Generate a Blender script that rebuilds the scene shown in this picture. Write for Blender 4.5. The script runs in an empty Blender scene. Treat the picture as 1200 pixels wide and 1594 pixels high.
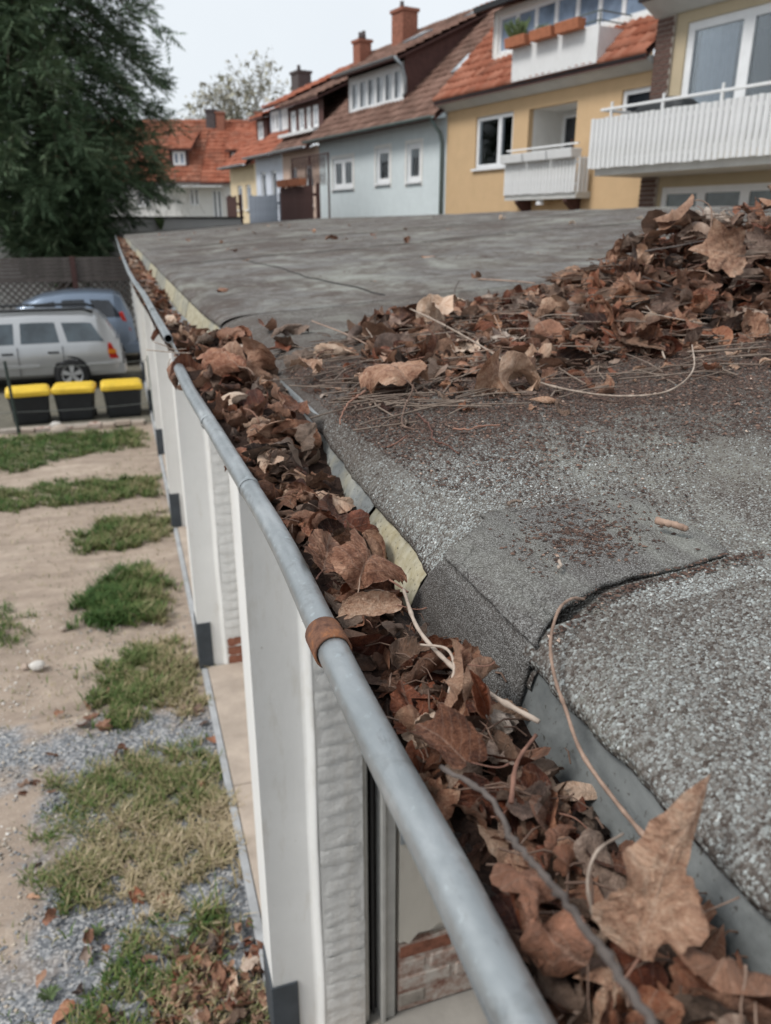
import bpy, math, random
import numpy as np
from mathutils import Matrix, Vector
rng = np.random.default_rng(7); random.seed(7)
R = math.radians
S = bpy.context.scene
COL = S.collection

# ------------------------------------------------------------------ camera
cd = bpy.data.cameras.new('camera'); cam = bpy.data.objects.new('camera', cd); COL.objects.link(cam)
cam.location = (0, 0, 3.0)                       # eye a little above the gutter, leaning from a ladder
cam.rotation_euler = (R(90 - 20.43), 0, R(-18.36))
cd.sensor_fit = 'VERTICAL'; cd.sensor_height = 36; cd.sensor_width = 27; cd.lens = 27.1
cd.clip_start = 0.01; cd.clip_end = 3000
cd.dof.use_dof = True; cd.dof.focus_distance = 0.62; cd.dof.aperture_fstop = 10.0; cd.dof.aperture_blades = 0
S.camera = cam

# ------------------------------------------------------------------ world: overcast sky over a Nishita base
w = bpy.data.worlds.new('World'); S.world = w; w.use_nodes = True
wn, wl = w.node_tree.nodes, w.node_tree.links
for n in list(wn): wn.remove(n)
SUN_EL, SUN_AZ = R(52), R(-100)
out = wn.new('ShaderNodeOutputWorld'); bg = wn.new('ShaderNodeBackground')
sky = wn.new('ShaderNodeTexSky'); sky.sky_type = 'NISHITA'; sky.sun_disc = False
sky.sun_elevation = SUN_EL; sky.sun_rotation = SUN_AZ
tc = wn.new('ShaderNodeTexCoord'); nz = wn.new('ShaderNodeTexNoise'); nz.inputs['Scale'].default_value = 1.6; nz.inputs['Detail'].default_value = 5
rp = wn.new('ShaderNodeValToRGB')
rp.color_ramp.elements[0].position = .3; rp.color_ramp.elements[0].color = (4.55, 4.85, 5.15, 1)
rp.color_ramp.elements[1].position = .7; rp.color_ramp.elements[1].color = (5.35, 5.6, 5.8, 1)
mx = wn.new('ShaderNodeMixRGB'); mx.inputs[0].default_value = 0.93
wl.new(tc.outputs['Generated'], nz.inputs['Vector']); wl.new(nz.outputs['Fac'], rp.inputs[0])
wl.new(sky.outputs[0], mx.inputs[1]); wl.new(rp.outputs[0], mx.inputs[2])
wl.new(mx.outputs[0], bg.inputs['Color']); bg.inputs['Strength'].default_value = 0.1
wl.new(bg.outputs[0], out.inputs[0])
# ------------------------------------------------------------------ sun behind the cloud
sd = bpy.data.lights.new('sun', 'SUN'); sd.energy = 1.5; sd.angle = R(18); sd.color = (1, .97, .93)
sun = bpy.data.objects.new('sun', sd); COL.objects.link(sun)
sv = Vector((math.sin(SUN_AZ) * math.cos(SUN_EL), math.cos(SUN_AZ) * math.cos(SUN_EL), math.sin(SUN_EL)))
sun.rotation_euler = (-sv).to_track_quat('-Z', 'Y').to_euler(); sun.location = (-20, -5, 40)
S.view_settings.view_transform = 'Standard'; S.view_settings.look = 'None'
S.view_settings.gamma = 1; S.view_settings.use_curve_mapping = False; S.view_settings.exposure = 0.78
S.render.engine = 'CYCLES'
S.cycles.max_bounces = 6; S.cycles.diffuse_bounces = 4; S.cycles.glossy_bounces = 3; S.cycles.transparent_max_bounces = 8

# ------------------------------------------------------------------ materials
class Mt:
    """small node helper"""
    def __init__(s, name, base=(.5, .5, .5), rough=.8, metal=0., spec=.3):
        s.m = bpy.data.materials.new(name); s.m.use_nodes = True
        s.t = s.m.node_tree; s.n = s.t.nodes; s.b = s.n['Principled BSDF']
        s.set('Base Color', base if hasattr(base, 'is_output') else (*base, 1)); s.set('Roughness', rough)
        s.set('Metallic', metal); s.set('Specular IOR Level', spec)
    def set(s, k, v):
        if hasattr(v, 'is_output'): s.t.links.new(v, s.b.inputs[k])
        else: s.b.inputs[k].default_value = v
    def nd(s, typ, ins=None, **props):
        n = s.n.new('ShaderNode' + typ)
        for k, v in props.items(): setattr(n, k, v)
        for k, v in (ins or {}).items():
            if hasattr(v, 'is_output'): s.t.links.new(v, n.inputs[k])
            else: n.inputs[k].default_value = v
        return n
    def co(s, kind='Object'): return s.nd('TexCoord').outputs[kind]
    def noise(s, scale, detail=4, vec=None, rough=.6, dist=0):
        return s.nd('TexNoise', {'Vector': vec or s.co(), 'Scale': scale, 'Detail': detail, 'Roughness': rough, 'Distortion': dist}).outputs['Fac']
    def scl(s, v, xyz): return s.nd('Mapping', {0: v, 'Scale': xyz}).outputs[0]
    def math(s, op, a, b=0., c=None, clamp=False):
        n = s.nd('Math', {0: a, 1: b}, operation=op); n.use_clamp = clamp
        if c is not None:
            if hasattr(c, 'is_output'): s.t.links.new(c, n.inputs[2])
            else: n.inputs[2].default_value = c
        return n.outputs[0]
    def ramp(s, f, stops, interp='LINEAR'):
        n = s.nd('ValToRGB', {0: f}); e = n.color_ramp.elements; n.color_ramp.interpolation = interp
        while len(e) < len(stops): e.new(.5)
        for q, (p, c) in zip(e, stops):
            q.position = p; q.color = (*c, 1) if hasattr(c, '__len__') else (c, c, c, 1)
        return n.outputs[0]
    def mix(s, f, a, b, mode='MIX'):
        f4 = lambda c: c if hasattr(c, 'is_output') else (*c, 1)
        return s.nd('MixRGB', {0: f, 1: f4(a), 2: f4(b)}, blend_type=mode).outputs[0]
    def bump(s, h, strength=.5, dist=.01, nrm=None):
        i = {'Height': h, 'Strength': strength, 'Distance': dist}
        if nrm is not None: i['Normal'] = nrm
        o = s.nd('Bump', i).outputs[0]; s.set('Normal', o); return o
    def attr(s, name, kind='GEOMETRY'): return s.nd('Attribute', attribute_name=name, attribute_type=kind).outputs['Fac']
    def sep(s, v):
        return s.nd('SeparateXYZ', {0: v}).outputs

MAT = {}
def plain(name, base, rough=.7, metal=0, spec=.3, var=.15, scale=8, bump=0., bscale=60, bdist=.003):
    m = Mt(name, base, rough, metal, spec)
    d = tuple(c * (1 - var) for c in base); l = tuple(min(1, c * (1 + var)) for c in base)
    m.set('Base Color', m.ramp(m.noise(scale, 6), [(.3, d), (.7, l)]))
    if bump: m.bump(m.noise(bscale, 4), bump, bdist)
    MAT[name] = m.m; return m

def leaf_material():
    m = Mt('dry_leaf', rough=.5, spec=.32)
    t = m.math('ADD', m.attr('tint'), m.attr('tint', 'OBJECT')); hue = m.math('ADD', m.attr('hue'), m.attr('hue', 'OBJECT'))
    uv = m.nd('UVMap').outputs[0]
    wob = m.noise(7, 3, uv); wob2 = m.math('MULTIPLY', m.math('SUBTRACT', wob, .5), .09)
    x, y, _ = m.sep(uv)
    ax = m.math('ABSOLUTE', x)
    mid = m.math('SUBTRACT', 1, m.math('DIVIDE', ax, .017), clamp=True)
    lat = m.math('ADD', m.math('SUBTRACT', y, m.math('MULTIPLY', ax, .75)), wob2)
    fr = m.math('FRACT', m.math('MULTIPLY', lat, 7.))
    lv = m.math('SUBTRACT', 1, m.math('DIVIDE', m.math('ABSOLUTE', m.math('SUBTRACT', fr, .5)), .075), clamp=True)
    vein = m.math('MAXIMUM', mid, m.math('MULTIPLY', lv, .55))
    net = m.nd('TexVoronoi', {'Vector': uv, 'Scale': 26.}, feature='DISTANCE_TO_EDGE').outputs['Distance']
    netl = m.math('SUBTRACT', 1, m.math('DIVIDE', net, .09), clamp=True)
    blot = m.noise(3.2, 6, uv, .7, .6)
    fine = m.noise(38, 4, uv, .75)
    tt = m.math('ADD', t, m.math('ADD', m.math('MULTIPLY', m.math('SUBTRACT', blot, .5), 1.25), m.math('MULTIPLY', m.math('SUBTRACT', fine, .5), .7)))
    c = m.ramp(tt, [(0, (.014, .008, .006)), (.20, (.058, .027, .018)), (.42, (.185, .088, .052)), (.64, (.42, .250, .165)), (.85, (.62, .45, .33)), (1, (.74, .60, .48))])
    warm = m.ramp(tt, [(0, (.07, .02, .014)), (.5, (.30, .088, .040)), (1, (.52, .25, .13))])
    gry = m.ramp(tt, [(0, (.03, .024, .022)), (.5, (.215, .155, .128)), (1, (.62, .53, .46))])
    c = m.mix(m.math('MULTIPLY', hue, -1., clamp=True), c, gry)
    c = m.mix(m.math('MULTIPLY', hue, 1., clamp=True), c, warm)
    c = m.mix(m.math('MULTIPLY', vein, .33), c, (.50, .37, .29))
    c = m.mix(m.math('MULTIPLY', netl, .10), c, (.06, .04, .035))
    spots = m.math('GREATER_THAN', m.noise(15, 2, uv), .70)
    c = m.mix(m.math('MULTIPLY', spots, .5), c, (.045, .03, .027))
    back = m.nd('NewGeometry').outputs['Backfacing']
    c = m.mix(m.math('MULTIPLY', back, .24), c, (.44, .31, .22))
    m.set('Base Color', c)
    wr = m.noise(11, 5, uv, .7, 1.2)
    h = m.math('ADD', m.math('ADD', m.math('MULTIPLY', vein, .5), m.math('MULTIPLY', wr, 4.)), m.math('ADD', m.math('MULTIPLY', netl, -.18), m.math('MULTIPLY', fine, .9)))
    m.bump(h, .75, .0018)
    m.set('Roughness', m.ramp(blot, [(.3, .60), (.7, .34)]))
    tr = m.nd('BsdfTranslucent', {'Color': c}); mixs = m.nd('MixShader', {0: .10})
    o = m.n['Material Output']
    m.t.links.new(m.b.outputs[0], mixs.inputs[1]); m.t.links.new(tr.outputs[0], mixs.inputs[2]); m.t.links.new(mixs.outputs[0], o.inputs[0])
    MAT['leaf'] = m.m
leaf_material()

def twig_material(name, d, l):
    m = Mt(name, rough=.75)
    v = m.co(); t = m.attr('tint', 'OBJECT')
    n = m.noise(90, 4, v)
    m.set('Base Color', m.ramp(m.math('ADD', n, m.math('MULTIPLY', m.math('SUBTRACT', t, .5), .5)), [(.3, d), (.7, l)]))
    m.bump(m.noise(600, 3, v), .5, .0005); MAT[name] = m.m
twig_material('twig', (.12, .075, .055), (.36, .25, .19))
twig_material('twig_pale', (.19, .145, .115), (.42, .345, .285))
twig_material('twig_dark', (.045, .036, .032), (.12, .1, .09))
twig_material('twig_red', (.10, .046, .034), (.29, .155, .11))

def felt_material(name, scale, dark, midc, pale, contrast=1., dirt=.5, crack=False, gran_h=.002):
    m = Mt(name, rough=.92, spec=.08)
    v = m.co()
    vo = m.nd('TexVoronoi', {'Vector': v, 'Scale': scale, 'Randomness': 1.})
    cell = m.nd('SeparateColor', {0: vo.outputs['Color']}).outputs[0]
    dist = vo.outputs['Distance']
    gap = m.math('SUBTRACT', 1.05, m.math('MULTIPLY', dist, 1.0), clamp=True)
    c = m.ramp(cell, [(.05, dark), (.45, midc), (.98, pale)])
    c = m.mix(m.ramp(dist, [(.35, 0.), (.75, .8)]), c, dark)
    big = m.noise(2.3, 6, m.scl(v, (1.0, 1.9, 1)), .65, .4)
    bigger = m.noise(.55, 7, m.scl(v, (1.6, .8, 1)), .72, .8)
    c = m.mix(m.math('MULTIPLY', m.ramp(big, [(.42, 0.), (.72, 1.)]), dirt), c, (.085, .058, .045))
    c = m.mix(m.math('MULTIPLY', m.ramp(bigger, [(.45, 0.), (.56, 1.)]), .7), c, (.095, .08, .072))
    c = m.mix(m.math('MULTIPLY', m.ramp(m.noise(1.3, 7, m.scl(v, (1.5, .8, 1)), .72, .6), [(.50, 0.), (.62, 1.)]), .5), c, (.37, .385, .34))
    if name == 'felt_far':
        sp = m.noise(5.5, 6, m.scl(v, (1.5, .8, 1)), .74, .5); c = m.mix(m.math('MULTIPLY', m.ramp(sp, [(.47, 0.), (.62, 1.)]), .7), c, (.092, .07, .06)); sq = m.noise(17, 4, v, .7); c = m.mix(m.math('MULTIPLY', m.ramp(sq, [(.55, 0.), (.68, 1.)]), .35), c, (.40, .395, .37))
    lich = m.math('MULTIPLY', m.ramp(m.noise(9, 5, v, .7), [(.6, 0.), (.75, 1.)]), .22)
    c = m.mix(lich, c, (.27, .28, .22))
    h = gap
    if crack:
        nzv = m.nd('VectorMath', {0: v, 1: m.nd('VectorMath', {0: m.nd('TexNoise', {'Vector': v, 'Scale': 60., 'Detail': 4.}).outputs['Color'], 1: (.012, .012, .012)}, operation='MULTIPLY').outputs[0]}, operation='ADD').outputs[0]
        ck = m.nd('TexVoronoi', {'Vector': nzv, 'Scale': 58.}, feature='DISTANCE_TO_EDGE').outputs['Distance']
        px = m.sep(v)[0]; mask = m.math('MULTIPLY', m.ramp(m.noise(18, 2, v), [(.42, 0.), (.6, 1.)]), m.math('SUBTRACT', 1, m.math('DIVIDE', m.math('ADD', px, 2.775), .055), clamp=True)); mask = m.math('MULTIPLY', mask, m.math('DIVIDE', m.math('ADD', px, 2.7862), .0015, clamp=True))
        line = m.math('MULTIPLY', m.math('SUBTRACT', 1, m.math('DIVIDE', ck, .022), clamp=True), mask)
        c = m.mix(m.math('MULTIPLY', line, .4), c, (.035, .03, .028))
        h = m.math('SUBTRACT', h, m.math('MULTIPLY', line, 1.6))
    m.set('Base Color', c)
    m.bump(h, .8, gran_h); MAT[name] = m.m
felt_material('felt_coarse', 430, (.075, .06, .052), (.16, .155, .145), (.36, .38, .37), dirt=.5)
felt_material('felt_mid', 520, (.065, .052, .046), (.15, .14, .13), (.36, .36, .34), dirt=.75)
felt_material('felt_far', 480, (.105, .098, .092), (.215, .212, .205), (.35, .352, .34), dirt=.7)
felt_material('felt_patch', 1000, (.075, .069, .064), (.165, .160, .153), (.34, .34, .33), dirt=.35, crack=True, gran_h=.0012)

def granule_material():
    m = Mt('granule', rough=.85, spec=.12)
    c = m.ramp(m.attr('tint'), [(0, (.07, .055, .047)), (.3, (.15, .135, .122)), (.6, (.27, .28, .27)), (.88, (.40, .43, .425)), (1, (.56, .57, .55))])
    m.set('Base Color', c)
    MAT['granule'] = m.m
granule_material()

def zinc():
    m = Mt('zinc', rough=.42, metal=.75, spec=.5); v = m.co()
    a = m.noise(9, 6, m.scl(v, (3, 1, 3)), .65, .5); b = m.noise(130, 3, v, .6)
    c = m.ramp(a, [(.28, (.27, .295, .305)), (.55, (.38, .405, .415)), (.75, (.54, .56, .565))])
    c = m.mix(m.math('MULTIPLY', m.ramp(b, [(.62, 0.), (.72, 1.)]), .5), c, (.50, .56, .58))
    st = m.ramp(m.noise(26, 4, v, .7), [(.57, 0.), (.70, 1.)])
    c = m.mix(m.math('MULTIPLY', st, .5), c, (.19, .195, .19))
    dr = m.ramp(m.noise(60, 5, m.scl(v, (1, .35, 1)), .75), [(.60, 0.), (.72, 1.)]); c = m.mix(m.math('MULTIPLY', dr, .4), c, (.12, .11, .10))
    m.set('Base Color', c); m.set('Roughness', m.ramp(b, [(.3, .36), (.7, .55)])); m.bump(m.noise(45, 4, v), .25, .0012)
    MAT['zinc'] = m.m
    m = Mt('flashing', rough=.6, metal=.25, spec=.35); v = m.co()
    a = m.noise(14, 6, v, .7, .4)
    c = m.ramp(a, [(.3, (.115, .125, .125)), (.55, (.235, .25, .248)), (.75, (.40, .415, .40))])
    yl = m.math('ADD', m.attr('yellow', 'OBJECT'), m.math('MULTIPLY', m.math('SUBTRACT', m.noise(11, 5, v, .7), .5), 2.2), clamp=True)
    c = m.mix(m.math('MULTIPLY', yl, .85), c, m.ramp(m.noise(60, 4, v), [(.35, (.42, .36, .21)), (.65, (.62, .575, .43))]))
    sp = m.ramp(m.noise(190, 3, v, .7), [(.60, 0.), (.68, 1.)])
    c = m.mix(m.math('MULTIPLY', sp, .75), c, (.06, .052, .04))
    m.set('Base Color', c); m.bump(m.noise(250, 3, v), .25, .0006); MAT['flashing'] = m.m
    m = Mt('rust', rough=.85, spec=.2); v = m.co()
    m.set('Base Color', m.ramp(m.noise(120, 6, v, .7), [(.3, (.085, .042, .03)), (.5, (.17, .085, .055)), (.62, (.27, .115, .055)), (.75, (.33, .25, .20))]))
    m.bump(m.noise(500, 4, v), .6, .0008); MAT['rust'] = m.m
zinc()

def paint(name, base, dirt, bump=.25, bs=30, bd=.004):
    m = Mt(name, rough=.75, spec=.25); v = m.co()
    c = m.ramp(m.noise(3, 6, v, .65), [(.3, tuple(k * .9 for k in base)), (.7, base)])
    c = m.mix(m.math('MULTIPLY', m.ramp(m.noise(5, 7, m.scl(v, (3, 3, .6)), .75), [(.54, 0.), (.78, 1.)]), .6), c, dirt)
    c = m.mix(m.math('MULTIPLY', m.ramp(m.noise(40, 3, v, .7), [(.71, 0.), (.76, 1.)]), .6), c, tuple(k * .6 for k in dirt))
    m.set('Base Color', c); m.bump(m.noise(bs, 5, v, .65), bump, bd); MAT[name] = m.m
paint('white_render', (.80, .79, .76), (.52, .47, .38), .3, 45, .003)
paint('white_brick', (.78, .77, .74), (.45, .40, .33), .6, 70, .005)
paint('garage_plaster', (.62, .58, .51), (.40, .35, .29), .35, 30, .004)
paint('blue_render', (.66, .725, .74), (.46, .53, .53), .5, 9, .02)
paint('ochre_render', (.60, .42, .245), (.50, .33, .17), .4, 12, .015)
paint('beige_render', (.50, .415, .285), (.38, .31, .2), .4, 12, .015)
paint('pink_render', (.66, .49, .40), (.52, .39, .31), .4, 9, .015)
paint('lilac_render', (.66, .70, .78), (.52, .55, .6), .4, 9, .015)
paint('cream_render', (.74, .60, .40), (.58, .47, .33), .4, 9, .015)
paint('pale_render', (.74, .73, .70), (.5, .48, .44), .4, 9, .015)
paint('grey_render', (.47, .465, .455), (.36, .35, .34), .4, 7, .02)
paint('white_wood', (.74, .745, .745), (.45, .45, .40), .2, 20, .003)
plain('dark_plate', (.062, .072, .082), .55, 0, .3, .2, 12, .25, 80)
plain('concrete', (.40, .335, .28), .85, 0, .2, .18, 6, .4, 60, .004)
plain('kerb_concrete', (.36, .37, .38), .85, 0, .2, .2, 9, .4, 60, .004)
plain('dark_wood', (.085, .045, .040), .75, 0, .2, .2, 9, .2, 30, .004)
plain('fence_wood', (.105, .090, .082), .85, 0, .2, .35, 7, .3, 40, .004)
plain('brown_board', (.10, .052, .046), .75, 0, .2, .2, 9)
plain('grey_board', (.25, .28, .33), .6, 0, .3, .15, 5)
plain('old_brick', (.27, .115, .075), .88, 0, .2, .4, 22, .6, 90, .005)
plain('chimney_brick', (.29, .125, .085), .88, 0, .2, .35, 14, .4, 40, .01)
plain('dark_brick', (.115, .070, .058), .88, 0, .2, .4, 14, .4, 40, .01)
plain('grey_brick', (.10, .085, .085), .88, 0, .2, .3, 14, .4, 40, .01)
m = Mt('smeared_brick', rough=.9, spec=.2); v = m.co(); m.set('Base Color', m.ramp(m.noise(13, 6, v, .7), [(.36, (.24, .115, .085)), (.48, (.42, .31, .26)), (.60, (.56, .51, .46))])); m.bump(m.noise(50, 5, v), .7, .006); MAT['smeared_brick'] = m.m
plain('mortar', (.36, .32, .28), .9, 0, .2, .25, 20, .6, 90, .005)
plain('frame_white', (.76, .77, .78), .4, 0, .4, .05, 5)
plain('frame_metal', (.50, .49, .46), .5, .1, .4, .12, 12)
plain('black_metal', (.018, .018, .02), .5, 0, .4, .2, 12)
plain('dark_gap', (.03, .027, .025), .8, 0, .2, .2, 12)
plain('green_pipe', (.12, .155, .15), .5, .2, .4, .15, 8)
plain('grey_pipe', (.30, .33, .35), .5, .4, .4, .15, 8)
plain('soffit', (.55, .55, .53), .7, 0, .2, .08, 3)
plain('terracotta', (.40, .155, .085), .8, 0, .2, .2, 10)
plain('curtain', (.30, .33, .39), .85, 0, .2, .15, 3)
plain('black_rubber', (.022, .022, .023), .8, 0, .3, .2, 20)
plain('black_plastic', (.014, .016, .018), .5, 0, .4, .2, 8)
plain('yellow_lid', (.74, .50, .045), .5, 0, .4, .12, 6)
plain('bark', (.095, .07, .055), .9, 0, .2, .3, 12, .7, 25, .03)
plain('pale_bark', (.21, .19, .165), .9, 0, .2, .25, 3)
plain('pale_stone', (.60, .57, .53), .85, 0, .2, .2, 10, .5, 30, .01)
plain('post_green', (.035, .05, .045), .6, 0, .3, .2, 10)
plain('wire', (.16, .17, .16), .5, .6, .4, .1, 10)
plain('floor_screed', (.30, .285, .26), .9, 0, .2, .2, 4, .4, 30)
plain('dark_cover', (.03, .033, .036), .6, 0, .3, .2, 5)
plain('plant_green', (.10, .14, .06), .7, 0, .3, .4, 30)
plain('moss', (.09, .10, .045), .9, 0, .2, .4, 60)

def glass(name, base, rough=.06, spec=.6):
    m = Mt(name, base, rough, 0, spec)
    v = m.co(); m.set('Base Color', m.ramp(m.noise(1.6, 3, v), [(.35, tuple(k * .6 for k in base)), (.65, tuple(k * 1.4 for k in base))])); MAT[name] = m.m
m = Mt('pane_clear'); gl = m.nd('BsdfGlossy', {'Color': (.9, .93, .95, 1), 'Roughness': .04}); tp = m.nd('BsdfTransparent', {'Color': (.9, .93, .95, 1)}); ms = m.nd('MixShader', {0: m.math('ADD', m.nd('Fresnel', {'IOR': 1.5}).outputs[0], .05, clamp=True)})
m.t.links.new(tp.outputs[0], ms.inputs[1]); m.t.links.new(gl.outputs[0], ms.inputs[2]); m.t.links.new(ms.outputs[0], m.n['Material Output'].inputs[0]); MAT['pane_clear'] = m.m
glass('pane', (.07, .082, .095)); glass('pane_blue', (.21, .27, .36)); glass('pane_green', (.10, .125, .125)); glass('pane_dark', (.022, .026, .033))
glass('car_glass', (.06, .08, .095), .06, .7); glass('pane_pale', (.45, .48, .51), .2)
def carpaint(name, base, metal):
    m = Mt(name, base, .32, metal, .5); m.set('Coat Weight', .5); m.set('Coat Roughness', .08)
    m.set('Base Color', m.ramp(m.noise(2.5, 4, m.co()), [(.3, tuple(k * .93 for k in base)), (.7, base)])); MAT[name] = m.m
carpaint('silver_paint', (.44, .45, .46), .5); carpaint('blue_paint', (.185, .235, .31), .45)
plain('sill_plastic', (.36, .36, .36), .6, 0, .3, .06, 4)
glass('red_lamp', (.42, .02, .015), .2); glass('orange_lamp', (.75, .25, .02), .2)
plain('rim', (.52, .53, .54), .4, .5, .4, .06, 8)

def tiles_mat(name, a, b, c, moss=.3):
    m = Mt(name, rough=.85, spec=.2); v = m.co()
    col = m.ramp(m.math('ADD', m.attr('tint'), m.math('MULTIPLY', m.math('SUBTRACT', m.noise(6, 5, v), .5), .6)), [(0, a), (.5, b), (1, c)])
    col = m.mix(m.math('MULTIPLY', m.ramp(m.noise(.9, 6, v, .7), [(.48, 0.), (.7, 1.)]), moss), col, (.10, .075, .06))
    m.set('Base Color', col); m.bump(m.noise(30, 3, v), .2, .01); MAT[name] = m.m
tiles_mat('tile_orange', (.24, .075, .042), (.31, .115, .07), (.39, .17, .112), .6)
tiles_mat('tile_red', (.26, .078, .045), (.34, .115, .068), (.42, .165, .105), .55)
tiles_mat('tile_brown', (.12, .07, .054), (.19, .11, .085), (.27, .165, .13), .45)

def needle_material():
    m = Mt('needles', rough=.65, spec=.25); t = m.attr('tint')
    m.set('Base Color', m.ramp(t, [(0, (.04, .07, .038)), (.45, (.08, .13, .068)), (.8, (.14, .195, .11)), (1, (.21, .25, .155))])); MAT['needles'] = m.m
    m = Mt('blossom_twig', rough=.8); m.set('Base Color', m.ramp(m.attr('tint'), [(0, (.17, .15, .12)), (.5, (.30, .29, .21)), (1, (.48, .45, .38))])); MAT['blossom_twig'] = m.m
    m = Mt('grass_blade', rough=.65, spec=.25)
    m.set('Base Color', m.ramp(m.attr('tint'), [(0, (.045, .10, .022)), (.3, (.10, .155, .04)), (.5, (.19, .19, .08)), (.75, (.36, .29, .17)), (1, (.50, .41, .28))])); MAT['grass'] = m.m
    m = Mt('pebble', rough=.85); m.set('Base Color', m.ramp(m.attr('tint'), [(0, (.12, .13, .145)), (.4, (.24, .255, .275)), (.62, (.40, .36, .31)), (.85, (.55, .47, .38)), (1, (.72, .69, .65))])); MAT['pebble'] = m.m
    m = Mt('crumb', rough=.9); m.set('Base Color', m.ramp(m.attr('tint'), [(0, (.028, .018, .015)), (.5, (.10, .060, .046)), (.85, (.25, .16, .12)), (1, (.6, .48, .39))])); MAT['crumb'] = m.m
    m = Mt('humus', rough=.95, spec=.1); v = m.co()
    m.set('Base Color', m.ramp(m.noise(220, 5, v, .7), [(.3, (.014, .010, .009)), (.6, (.05, .03, .023)), (.8, (.13, .08, .058))])); m.bump(m.noise(260, 5, v), 1., .004); MAT['humus'] = m.m
needle_material()

def ground_material():
    m = Mt('yard_ground', rough=.95, spec=.15); v = m.co(); x, y, z = m.sep(v)
    n1 = m.noise(1.3, 6, v, .65); n2 = m.noise(7, 6, v, .7); n3 = m.noise(60, 4, v, .7)
    sand = m.ramp(m.math('ADD', m.math('MULTIPLY', n1, .55), m.math('MULTIPLY', n2, .45)), [(.3, (.25, .20, .16)), (.5, (.385, .31, .25)), (.7, (.53, .445, .365))])
    trk = m.noise(3, 5, m.scl(v, (.35, 2.2, 1)), .6)
    sand = m.mix(m.math('MULTIPLY', m.ramp(trk, [(.42, 0.), (.66, 1.)]), .6), sand, (.24, .19, .155))
    sand = m.mix(m.math('MULTIPLY', m.ramp(n3, [(.55, 0.), (.7, 1.)]), .4), sand, (.55, .47, .40))
    grav = m.ramp(m.nd('SeparateColor', {0: m.nd('TexVoronoi', {'Vector': v, 'Scale': 85.}).outputs['Color']}).outputs[0], [(0, (.105, .112, .122)), (.6, (.225, .236, .252)), (.95, (.46, .455, .45))])
    d = m.math('MULTIPLY', m.math('SUBTRACT', m.noise(2.2, 5, v, .65), .5), 1.1)
    yy = m.math('ADD', y, d); xx = m.math('ADD', x, m.math('MULTIPLY', m.math('SUBTRACT', m.noise(2.6, 4, v), .5), .9))
    near = m.math('MULTIPLY', m.math('SUBTRACT', 4.5, yy), 5., clamp=True)
    right = m.math('MULTIPLY', m.math('ADD', xx, .78), 4., clamp=True)
    patchy = m.math('ADD', right, m.math('MULTIPLY', m.math('SUBTRACT', 3.0, yy), 2., clamp=True), clamp=True)
    band = m.math('SUBTRACT', 1.9, m.math('MULTIPLY', m.math('ABSOLUTE', m.math('SUBTRACT', m.math('ADD', yy, m.math('MULTIPLY', x, .12)), 4.22)), 5.2), clamp=True)
    g = m.math('MAXIMUM', m.math('MULTIPLY', near, patchy), band)
    c = m.mix(g, sand, grav)
    far = m.math('MULTIPLY', m.math('SUBTRACT', y, 12.6), 3., clamp=True)
    c = m.mix(far, c, m.ramp(n2, [(.3, (.10, .095, .075)), (.7, (.20, .185, .15))]))
    m.set('Base Color', c); m.bump(m.math('ADD', n2, m.math('MULTIPLY', n3, .5)), .6, .02); MAT['ground'] = m.m
ground_material()
# ------------------------------------------------------------------ building helpers
def link(name, me, mat, parent=None, kind=None):
    o = bpy.data.objects.new(name, me); COL.objects.link(o)
    if mat is not None and len(me.materials) == 0: me.materials.append(MAT[mat] if isinstance(mat, str) else mat)
    if parent is not None: o.parent = parent
    if kind: o['kind'] = kind
    return o
def tag(o, label, cat, group=None, kind=None):
    o['label'] = label; o['category'] = cat
    if group: o['group'] = group
    if kind: o['kind'] = kind
    return o
def empty(name, loc, label=None, cat=None, rz=0., group=None):
    o = bpy.data.objects.new(name, None); COL.objects.link(o); o.location = loc; o.rotation_euler = (0, 0, rz); o.empty_display_size = .1
    if label: tag(o, label, cat, group)
    return o

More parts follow.
